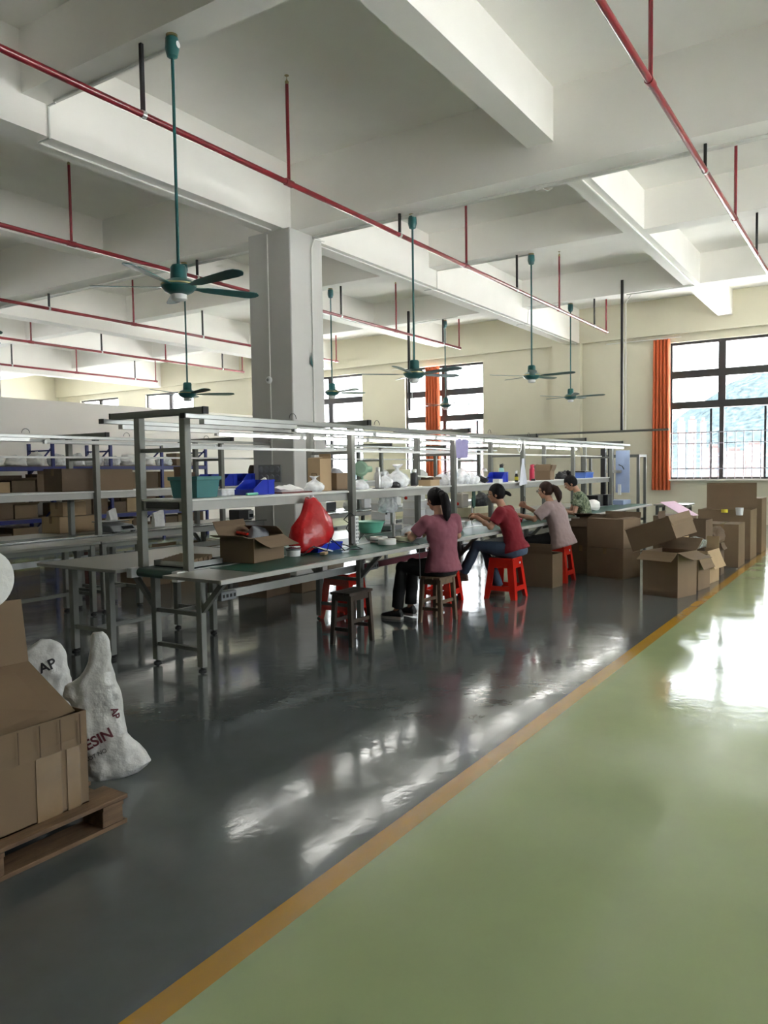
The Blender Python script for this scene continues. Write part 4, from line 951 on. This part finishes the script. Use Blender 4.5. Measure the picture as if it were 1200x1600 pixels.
r = thing('small_carton', 'small cream and brown box with dark open lid on the shelf', 'box', (7.93, 4.52, SZ)); pbox(r, 'base', (0, 0, .035), (.22, .16, .07), 'kraft_pale'); pbox(r, 'tray', (.05, 0, .085), (.2, .17, .03), 'kraft_dark'); pbox(r, 'lid', (-.02, .04, .108), (.24, .12, .01), 'paper', rot=(.12, 0, .1))
bag('clear bag of parts standing by the shelf post over the woman in pink', 8.17, 4.48, SZ, .1, .1, .14, 'film_dense', 12, amp=.03)
bag('heap of clear plastic bags on the shelf between the two nearest women', 8.72, 4.55, SZ, .2, .14, .2, 'film_clear', 13, amp=.04)
bag('clear plastic bag of white parts slumped on the shelf heap', 8.95, 4.5, SZ, .15, .12, .13, 'film_dense', 14, amp=.03)
r = thing('cooking_pan', 'dark round pan lying on the shelf beside the bag heap', 'pan', (9.28, 4.5, SZ)); MB().lathe([(.06, 0), (.09, .05), (.094, .05), (.065, -.0)], n=24).build('bowl', 'plastic_black', r, (0, 0, .03), (.5, .1, 0), smooth=True)
MB().tube([(.08, 0, .05), (.2, -.02, .07)], .009, 8).build('handle', 'plastic_black', r)
r = thing('desk_lamp', 'small white bent-neck lamp on the shelf by the blue bin', 'lamp', (9.42, 4.55, SZ)); MB().lathe([(.035, 0), (.035, .015), (0, .015)], n=16).build('base', 'plastic_white', r)
MB().tube([(0, 0, .01), (0, 0, .16), (.02, 0, .19), (.08, -.01, .19)], .008, 8).build('neck', 'steel_brushed', r, smooth=True); MB().lathe([(.01, 0), (.03, -.04), (.026, -.04), (.006, -.004)], n=14).build('shade', 'plastic_white', r, (.085, -.01, .195), smooth=True)
o = MB().cbox((0, 0, .025), (.13, .09, .05)).build('tissue_box', 'plastic_white', None, (9.55, 4.38, SZ), (0, 0, .05)); one(o, 'little white box in front of the far blue bin', 'box')
parts_bin('bright blue parts bin farther along the shelf, by the aqua bottle', 9.80, 4.5, SZ, .30, .22, .14, .12)
bottle('aqua drink bottle with black cap standing behind the far blue bin', 10.2, 4.62, SZ, .037, .25, 'bottle_aqua', 'plastic_black', handle=True)
r = bottle('small black bottle with a yellow label on the shelf', 10.18, 4.38, SZ, .026, .115, 'plastic_black', 'plastic_black'); MB().lathe([(.0268, .02), (.0268, .07)], n=18).build('label', 'label_yellow', r, smooth=True)
bottle('slim white pump bottle beside the hanging white cloth', 10.45, 4.5, SZ, .022, .15, 'plastic_white', 'plastic_white', handle=True)
bottle('crimson vacuum flask on the shelf above the woman in mauve', 11.05, 4.5, SZ, .04, .24, 'thermos_red', 'thermos_red', 'vacuum_flask', True)
o = MB().cbox((0, 0, .015), (.1, .06, .03)).build('stapler', 'plastic_black', None, (10.85, 4.4, SZ), (0, 0, .3)); one(o, 'small black stapler lying before the crimson flask', 'stapler')
carton('torn brown carton with flaps up on the shelf over the woman in mauve', 11.62, 4.52, SZ, .3, .24, .14, .15, 'kraft', {'-x': (60, .12), '-y': (110, .1), '+y': (100, .1), '+x': (70, .1)})
r = thing('paper_pack', 'pale folded pack resting on the torn shelf carton', 'pack', (11.62, 4.55, SZ+.14)); pbox(r, 'pack', (0, 0, .05), (.2, .14, .1), 'paper', rot=(.1, .1, .2), bevel=.01)
bag('black cable tangle on the shelf behind the bun of the far woman', 12.35, 4.5, SZ, .14, .1, .12, 'bag_black', 21, amp=.04)
r = thing('blue_basket', 'pale blue ribbed basket with black lid on the far shelf', 'basket', (13.3, 4.48, SZ)); 
MB().loft([[(-.2, -.12, 0), (.2, -.12, 0), (.2, .12, 0), (-.2, .12, 0)], [(-.22, -.14, .1), (.22, -.14, .1), (.22, .14, .1), (-.22, .14, .1)]]).build('basket', 'plastic_blue_pale', r)
for k in range(6): pbox(r, 'rib', (-.17+.068*k, -.135, .05), (.01, .012, .09), 'plastic_blue_pale')
pbox(r, 'lid', (-.05, 0, .115), (.4, .26, .02), 'plastic_black')
# ---- hung from the rails
def hung(name, label, P, m, cat):
    me = MB(); n = 10; R = []
    for k in range(n+1):
        q = k/n; a = Vector(P[0]).lerp(Vector(P[3]), q); c = Vector(P[1]).lerp(Vector(P[2]), q)
        top = [a.lerp(c, i/8)+Vector((0, .012*math.sin(i*1.9+q*2), 0)) for i in range(9)]
        R.append([tuple(p) for p in top]+[tuple(p+Vector((0, .004, 0))) for p in reversed(top)])
    return one(me.loft(R).build(name, m, None, smooth=True), label, cat)
hung('hanging_cloth', 'lilac cloth pegged under the lamp rail before the middle window', [(7.88, 4.13, 1.845), (8.2, 4.13, 1.845), (8.14, 4.13, 1.63), (7.92, 4.13, 1.62)], 'cloth_lilac', 'cloth')
hung('hanging_towel', 'pale towel hanging in a narrow cone over a bench post', [(10.11, 4.255, 1.63), (10.15, 4.255, 1.63), (10.24, 4.255, 1.27), (10.02, 4.255, 1.25)], 'cloth_pale', 'towel')
o = MB().tube([(9.68+.07*math.cos(a), 4.12, 1.80+.09*math.sin(a)) for a in [2*PI*i/18 for i in range(19)]], .006, 6).build('cable_loop', 'plastic_white', None, smooth=True); one(o, 'loop of white cable hanging from the lamp rail', 'cable')
# red bag hung from the shelf edge
r = thing('red_bag', 'glossy red plastic bag hanging from the shelf edge', 'bag', (5.33, 4.24, .85))
me = MB(); R = []
for q, w, d in ((0, .20, .09), (.04, .225, .11), (.2, .235, .115), (.45, .215, .095), (.7, .16, .06), (.88, .1, .035), (1, .06, .015)):
    R.append([(w*math.copysign(abs(math.cos(a))**.8, math.cos(a))+.02*q, d*math.sin(a), .39*q+(.05*math.cos(a)*(1-q))) for a in [2*PI*i/40 for i in range(40)]])
mb = me.loft(R).mesh('bag_body', 'bag_red', smooth=True); crumple(mb, .02, 7, 31); creases(mb, .03, 5, 5); creases(mb, .012, 12, 9); put('bag_body', mb, r)
MB().lathe([(.02, 0), (.024, .02), (.015, .05)], n=12).build('clip', 'plastic_white', r, (.02, 0, .385), smooth=True)
# ---- on the worktop
r = carton('open brown carton on the green mat with one wide flap toward us', 4.66, 4.32, T, .42, .33, .20, .12, 'kraft', {'-y': (205, .17), '-x': (168, .13), '+y': (120, .14), '+x': (35, .12)})
bag('grey antistatic bag poking out of the bench carton', 4.78, 4.37, T+.06, .12, .09, .22, 'bag_grey', 41, amp=.03)
o = MB().cbox((0, 0, .01), (.16, .1, .02)).build('red_folder', 'plastic_red', None, (4.72, 4.44, T+.2), (.15, .1, .2)); one(o, 'red plastic folder lying on top of the open bench carton', 'folder')
r = thing('round_tin', 'white round tin with red strips on the lid, beside the bench carton', 'tin', (5.03, 4.2, T)); MB().lathe([(.06, 0), (.062, .05), (0, .05)], n=24).build('tin', 'plastic_white', r, smooth=True); MB().lathe([(.064, .05), (.064, .06), (0, .062)], n=24).build('lid', 'plastic_grey', r, smooth=True)
for k in range(3): pbox(r, 'strip', (.01*k, .02*k-.02, .066+.004*k), (.16, .03, .006), 'print_maroon', rot=(0, .1, .3*k))
tub('low blue tray full of wrapped parts under the red bag', 5.5, 4.27, T, .40, .22, .07, 'plastic_blue', .05, .95, 'parts_tray', False)
bag('heap of clear bags and blue film in the low blue tray', 5.46, 4.3, T+.03, .17, .09, .13, 'film_dense', 43, amp=.035)
bag('teal film bag lying in the low blue tray', 5.36, 4.25, T+.03, .07, .06, .1, 'plastic_teal', 44, amp=.03)
o = MB().tube([(5.02, 4.1, T+.01), (5.2, 4.12, T+.07), (5.3, 4.05, T+.02), (5.45, 4.12, T+.12), (5.5, 4.0, T+.01), (5.62, 4.02, T+.03), (5.58, 4.1, T+.06), (5.5, 4.05, T+.01), (5.7, 3.95, T+.008), (5.75, 4.05, T+.02)], .005, 6).build('loose_cable', 'plastic_black', None, smooth=True); one(o, 'black cable coiled loosely in front of the blue tray', 'cable')
o = MB().tube([(4.95, 4.22, T+.08), (5.2, 4.15, T+.07), (5.4, 4.06, T+.012)], .007, 6).build('white_lead', 'plastic_white', None, smooth=True); one(o, 'white lead running from the round tin to the tray', 'cable')
o = MB().cbox((0, 0, .012), (.1, .05, .024)).build('tan_block', 'kraft_pale', None, (5.22, 4.02, T), (0, 0, .4), bevel=.004); one(o, 'small tan plug block on the green mat', 'block')
r = thing('power_strip', 'upright white power strip with rows of dark sockets tied to the post', 'power strip', (6.0, 4.24, T+.02)); pbox(r, 'case', (0, 0, .13), (.06, .05, .26), 'plastic_white', bevel=.004)
for k in range(7):
    for q in (-1, 1): pbox(r, 'socket', (q*.013, -.026, .025+.035*k), (.014, .003, .018), 'plastic_grey')
MB().tube([(0, .0, .26), (-.1, -.02, .3), (-.18, 0, .24), (-.1, .0, .2), (-.2, -.04, .16), (-.12, -.03, .1)], .005, 6).build('cord', 'plastic_black', r)
MB().tube([(.04, 0, .02), (.1, -.03, .08), (.14, -.05, .02), (.3, -.28, .01), (.3, -.53, -.01), (.3, -.54, -.35)], .005, 6).build('cord', 'plastic_black', r)
basin('mint green plastic basin on the bench behind the tape rolls', 7.35, 4.98, T, .17, .13, 'plastic_mint')
for k, (x, y, lb) in enumerate([(6.22, 4.02, 'white tape roll, nearest of the three on the bench'), (6.38, 4.22, 'white tape roll, rear of the three by the basin'), (6.5, 4.0, 'white tape roll, closest to the woman in pink')]):
    r = thing('tape_roll', lb, 'tape', (x, y, T), 0, 'white tape rolls on the bench'); MB().lathe([(.085, 0), (.088, .004), (.088, .05), (.085, .054), (.04, .054), (.04, 0), (.085, 0)], n=28).build('winding', 'paper' if k != 2 else 'cream_crate', r, smooth=True); MB().lathe([(.04, .0), (.04, .052), (.036, .052), (.036, 0)], n=20).build('core', 'kraft', r, smooth=True)
r = thing('tape_stand', 'short steel post on a black base beside the basin', 'stand', (6.78, 4.3, T)); pbox(r, 'base', (0, 0, .012), (.16, .1, .024), 'plastic_black', bevel=.004); MB().lathe([(.016, .02), (.016, .16), (0, .16)], n=14).build('post', 'steel_brushed', r, smooth=True)
def press(label, x, y, z, h, rz=0):
    r = thing('bench_press', label, 'press', (x, y, z), rz); pbox(r, 'base', (0, 0, .03), (.26, .22, .06), 'plastic_grey', bevel=.008); MB().lathe([(.026, .06), (.026, h), (0, h)], n=14).build('column', 'steel_brushed', r, (.08, 0, 0), smooth=True)
    pbox(r, 'head', (.0, 0, h*.72), (.2, .11, .13), 'shelf_white', bevel=.01); pbox(r, 'gauge', (-.02, -.058, h*.72), (.06, .01, .06), 'screen_dark')
    MB().lathe([(.012, h*.3), (.012, h*.66), (.0, h*.66)], n=10).build('spindle', 'plastic_black', r, (-.05, 0, 0)); MB().tube([(.02, -.06, h*.68), (.04, -.2, h*.62)], .008, 8).build('lever', 'steel_brushed', r); MB().ell((.04, -.22, h*.615), (.02, .02, .02), 10, 8).build('knob', 'plastic_red', r, smooth=True)
    return r
press('bench press with red-knobbed lever and steel column near the basin', 7.75, 4.98, T, .62)
bag('clear bag draped over the press lever beside the steel column', 7.55, 4.85, T+.22, .12, .09, .34, 'film_clear', 51, amp=.04)
bag('clear plastic bag of pale parts beside the woman in pink', 7.05, 4.22, T, .16, .12, .14, 'film_clear', 52, amp=.035)
bag('small heap of pink parts before the press', 6.9, 4.12, T, .1, .07, .05, 'paper_pink', 53, amp=.03, freq=22, name='parts_heap', cat='parts')
for k, (x, y, n, lb) in enumerate([(8.05, 5.25, 4, 'first'), (8.75, 5.22, 4, 'second'), (9.05, 5.25, 3, 'third')]):
    for j in range(n):
        r = thing('white_box', '%s white box up in the %s white stack on the far worktop' % (['lowest', 'next', 'upper', 'topmost'][j], lb), 'box', (x, y, T+.0005+j*.104), .04*(j % 2), 'white boxes stacked on the far worktop')
        pbox(r, 'base', (0, 0, .04), (.25, .2, .08), 'plastic_white'); pbox(r, 'lid', (0, 0, .09), (.26, .21, .024), 'paper', bevel=.003)
press('grey bench machine with papers, between the women in pink and red', 8.95, 4.92, T, .42)
basin('white plastic basin on the bench before the woman in red', 7.98, 4.2, T, .11, .11, 'plastic_white')
o = MB().cbox((0, 0, .02), (.4, .12, .04)).build('card_strips', 'kraft_pale', None, (8.05, 4.42, T), (0, 0, .2)); one(o, 'stack of brown card strips behind the white basin', 'card')
o = MB().lathe([(.13, 0), (.13, .012), (0, .012)], n=8).build('octagonal_plate', 'plastic_mint', None, (9.05, 4.5, T+.33), (PI/2, 0, .3)); o.data = o.data.copy(); o.data.materials[0] = MATS['mat_green']; one(o, 'dark green octagonal plate standing before the face of the woman in red', 'plate')
o = MB().tube([(9.05, 4.52, T), (9.05, 4.52, T+.33)], .01, 8).build('plate_stand', 'steel_brushed', None); one(o, 'thin steel stand holding the dark green octagonal plate', 'stand')
bag('wrapped translucent blue film roll lying by the press papers', 8.5, 4.75, T, .2, .1, .12, 'film_dense', 55, amp=.03)
bag('bright red bag slumped on the bench beside the woman in mauve', 9.42, 4.12, T, .2, .12, .12, 'bag_red', 56, amp=.03)
bag('white parts bag beside the red bag on the bench', 9.75, 4.12, T, .15, .1, .07, 'film_dense', 57, amp=.025)
r = thing('cream_crate', 'cream plastic crate behind the bench post, black bag on top', 'crate', (10.6, 5.15, T)); MB().box(-.5, .5, -.15, .15, 0, .15).build('crate', 'cream_crate', r, bevel=.01); pbox(r, 'band', (0, -.152, .03), (1.0, .01, .05), 'kraft_pale')
bag('black handbag with dangling strap on the cream crate', 10.55, 5.12, T+.15, .2, .1, .2, 'bag_black', 58)
o = MB().cbox((0, 0, .11), (.2, .12, .22)).build('motor_block', 'padding_grey', None, (10.0, 5.15, T+.15), bevel=.02); one(o, 'brown block with red knob beside the black handbag', 'box')
r = thing('tissue_box', 'blue box beside the hands of the woman in leaf print', 'box', (11.0, 4.18, T)); pbox(r, 'box', (0, 0, .07), (.2, .14, .14), 'plastic_blue_pale', bevel=.005); pbox(r, 'slot', (0, 0, .141), (.12, .04, .003), 'paper')
bag('white rice-coloured bag behind the woman in leaf print', 12.6, 4.1, T, .2, .15, .18, 'bag_white', 59)
for k in range(2):
    o = MB().cbox((0, 0, .1), (.3, .26, .2)).build('control_box', 'plastic_black', None, (13.85+.4*k, 4.45-.05*k, T), (0, 0, .05*k), bevel=.008); one(o, ['black control box on the far end of the bench', 'black control box under the tall tester column'][k], 'control box')
r = thing('tester_machine', 'tall black tester column with pale blue panel at the far bench end', 'machine', (14.66, 4.45, T))
for q in (-1, 1): pbox(r, 'column', (0, q*.07, .53), (.09, .09, 1.06), 'plastic_black', bevel=.006)
pbox(r, 'back_panel', (.05, -.28, .62), (.02, .26, .8), 'panel_lightblue'); pbox(r, 'spindle', (-.02, -.24, .28), (.05, .05, .2), 'plastic_white'); pbox(r, 'cross_arm', (0, -.12, .62), (.06, .3, .05), 'steel_brushed'); pbox(r, 'base', (.1, -.1, .04), (.5, .5, .08), 'panel_lightblue')
MB().tube([(0, -.22, .75), (-.05, -.3, .72), (-.04, -.33, .66)], .008, 6).build('hose', 'plastic_black', r)
o = MB().cbox((0, 0, .025), (.2, .08, .05)).build('red_tool', 'plastic_red', None, (15.2, 3.35, .776), (0, 0, .3), bevel=.006); one(o, 'red and black tool lying on the small white-topped table', 'tool')
# end tray on the conveyor
r = thing('steel_tray', 'shallow metal tray with brown pads at the conveyor end', 'tray', (4.18, 4.55, .7815)); MB().box(-.17, .17, -.2, .2, 0, .006).box(-.17, .17, -.2, -.194, 0, .045).box(-.17, .17, .194, .2, 0, .045).box(-.17, -.164, -.2, .2, 0, .045).box(.164, .17, -.2, .2, 0, .045).build('tray', 'plate_steel', r)
for k in range(5): pbox(r, 'pad', (-.1+.045*k, .02, .035+.005*k), (.05, .3, .03), 'kraft', rot=(0, -.3, .05*k))
# ---- second line: scale, printer, bins, cartons
r = thing('weighing_scale', 'grey electronic weighing scale with black display on the second line', 'scale', (6.06, 7.85, .806), .12); MB().loft([[(-.19, -.16, 0), (.19, -.16, 0), (.19, .16, 0), (-.19, .16, 0)], [(-.19, -.10, .07), (.19, -.10, .07), (.19, .16, .1), (-.19, .16, .1)]]).build('case', 'plastic_grey', r, bevel=.008)
pbox(r, 'pan', (0, .08, .115), (.36, .26, .012), 'plate_steel', bevel=.004); pbox(r, 'display', (.06, -.136, .042), (.18, .004, .045), 'screen_dark', rot=(-.7, 0, 0))
for q in (-.15, .15): pbox(r, 'foot', (q, -.13, -.008), (.04, .04, .02), 'rubber')
paper_bag('white paper bag standing behind the weighing scale', 6.35, 8.3, .777, .16, .1, .26, .3, 61)
r = thing('label_printer', 'black label printer with slot front on the second line', 'printer', (8.2, 7.82, .806), -.1); pbox(r, 'case', (0, 0, .075), (.26, .22, .15), 'plastic_black', bevel=.012); pbox(r, 'front_panel', (.1, -.112, .075), (.1, .006, .12), 'plastic_grey'); pbox(r, 'slot', (.1, -.116, .06), (.07, .004, .05), 'screen_dark')
for k, (x, lb) in enumerate([(7.62, 'first blue bin on the second line shelf, past the carton'), (7.95, 'middle blue bin on the second line shelf, with wrapped parts'), (8.32, 'blue bin on the second line shelf nearest the column')]):
    parts_bin(lb, x, 7.88, SZ, .28, .24, .17, 0, 'plastic_blue', 'blue bins on the second line shelf')
carton('dark brown box with open lid on the second line shelf beside the column', 8.7, 7.9, SZ, .25, .22, .2, .2, 'kraft_dark', {'+y': (70, .1)})
carton('wide brown carton with white label on the second line shelf', 5.5, 7.9, SZ, .46, .34, .26, 0, 'kraft_dark')
carton('brown carton sealed with glossy tape beside the labelled carton', 6.0, 7.9, SZ, .48, .34, .25, .02, 'kraft')
carton('dark carton with broken corner left of the blue bins', 7.25, 7.92, SZ, .2, .2, .2, .3, 'kraft_dark', {'-x': (100, .08)})
carton('pale small carton on top of the pair at the second line worktop', 5.95, 8.62, .982, .34, .24, .17, .05, 'kraft_pale')
carton('pale taped carton under the small one at the second line worktop', 5.95, 8.62, .777, .52, .34, .2, .05, 'kraft_pale')
paper_bag('white folded paper bag on the second line worktop beyond the scale', 7.1, 8.3, .777, .15, .1, .2, -.2, 63)
# things on the second line seen past the column
r = thing('desk_fan', 'pale green desk fan wrapped in clear film on the second line shelf', 'fan', (11.35, 7.85, SZ)); MB().lathe([(.1, 0), (.1, .02), (.02, .03), (.02, .15), (0, .15)], n=20).build('stand', 'fan_mint', r, smooth=True)
MB().lathe([(.0, -.045), (.1, -.04), (.14, 0), (.1, .045), (0, .055)], n=28, ax='x').build('cage', 'fan_mint', r, (-.04, 0, .22), (0, 0, .5), smooth=True); MB().lathe([(.05, 0), (.06, .05), (.05, .14), (0, .15)], n=16, ax='x').build('motor', 'fan_mint', r, (.03, -.03, .21), (0, 0, -.6), smooth=True)
for k, (x, y, z, w, d, h, m, lb) in enumerate([(11.0, 8.4, .777, .3, .24, .16, 'plastic_black', 'black box on the second line worktop past the column'), (12.2, 8.4, .777, .4, .3, .22, 'plastic_white', 'white box on the second line worktop before the window'), (13.1, 8.4, .777, .45, .3, .3, 'plastic_white', 'taller white box on the second line worktop before the curtain'), (12.6, 7.85, SZ, .4, .3, .2, 'cream_crate', 'cream box on the second line shelf before the window')]):
    o = MB().cbox((0, 0, h/2), (w, d, h)).build('supply_box', m, None, (x, y, z), bevel=.01); one(o, lb, 'box')
for k, (x, y, z, lb) in enumerate([(12.0, 7.85, SZ, 'white bag on the second line shelf beside the green fan'), (13.4, 7.85, SZ, 'white bag on the second line shelf farther right'), (10.3, 7.85, SZ, 'white bag on the second line shelf right behind the column'), (11.7, 8.35, .777, 'white bag on the second line worktop by the black box')]):
    bag(lb, x, y, z, .2, .13, .2, 'bag_white', 70+k)
# upholstered chair behind the second line
r = thing('dining_chair', 'red-brown wooden chair with grey padded back behind the second line', 'chair', (6.75, 9.4, 0), .2)
for sx in (-1, 1):
    for sy in (-1, 1): pbox(r, 'leg', (sx*.2, sy*.2, .22), (.04, .04, .44), 'chair_wood')
    MB().tube([(sx*.21, .21, .44), (sx*.21, .25, .75), (sx*.17, .28, .93)], .022, 8).build('back_post', 'chair_wood', r, smooth=True)
pbox(r, 'seat', (0, 0, .46), (.46, .46, .06), 'padding_grey', bevel=.015); MB().tube([(-.18, .28, .92), (0, .3, .97), (.18, .28, .92)], .024, 8).build('top_rail', 'chair_wood', r, smooth=True); pbox(r, 'back_pad', (0, .255, .72), (.34, .05, .38), 'padding_grey', rot=(-.1, 0, 0), bevel=.02)
# ---- storage rack by the partition
RX = [6.55, 7.92, 9.29, 10.66, 12.05, 13.41]; RZ = [.14, .64, 1.15, 1.66]
r = thing('storage_rack', 'long blue metal storage rack full of cartons along the white partition', 'rack', (RX[0], 14.3, 0))
for x in RX:
    for y in (-.4, .4): pbox(r, 'upright', (x-RX[0], y, 1.065), (.06, .05, 2.13), 'rack_blue')
    for k in range(3): MB().bar((x-RX[0], -.4 if k % 2 else .4, .3+.6*k), (x-RX[0], .4 if k % 2 else -.4, .85+.6*k), .02, .03).build('brace', 'rack_blue', r)
    for z in (.2, 1.98): pbox(r, 'tie', (x-RX[0], 0, z), (.03, .8, .03), 'rack_blue')
for xa, xb in zip(RX, RX[1:]):
    for z in RZ:
        for y in (-.4, .4): pbox(r, 'beam', ((xa+xb)/2-RX[0], y, z-.04), (xb-xa-.06, .045, .08), 'rack_blue')
        pbox(r, 'shelf', ((xa+xb)/2-RX[0], 0, z+.008), (xb-xa-.04, .78, .016), 'rack_board')
rnd = random.Random(11); LV = ['floor', 'second', 'third', 'top']; BY = ['first', 'second', 'third', 'fourth', 'last']
CN = {'kraft': 'brown', 'kraft_dark': 'dark brown', 'kraft_pale': 'pale tan'}
for bi, (xa, xb) in enumerate(zip(RX, RX[1:])):
    for li, z in enumerate(RZ):
        x = xa+.06; k = 0
        while x < xb-.3 and k < 3:
            w = rnd.uniform(.3, .52); w = min(w, xb-.05-x); h = rnd.uniform(.2, .4); d = rnd.uniform(.35, .55); m = rnd.choice(['kraft', 'kraft_dark', 'kraft_dark', 'kraft_pale']); pos = ['nearest', 'middle', 'farthest'][k]
            if li == 3 and rnd.random() < .6:
                bag('white bag, %s in the %s rack bay of the %s shelf' % (pos, BY[bi], LV[li]), x+w/2, 14.15, z+.017, w/2*.9, .2, rnd.uniform(.18, .3), rnd.choice(['bag_white', 'film_dense']), rnd.randint(1, 99), amp=.04)
            else:
                carton('%s carton, %s in the %s rack bay of the %s shelf' % (CN[m], pos, BY[bi], LV[li]), x+w/2, 13.98+d/2, z+.0175, w, d, h, rnd.uniform(-.04, .04), m, {'-y': (150, .1), '+y': (100, .1)} if rnd.random() < .3 else None, group='cartons on the blue rack')
            x += w+.04; k += 1
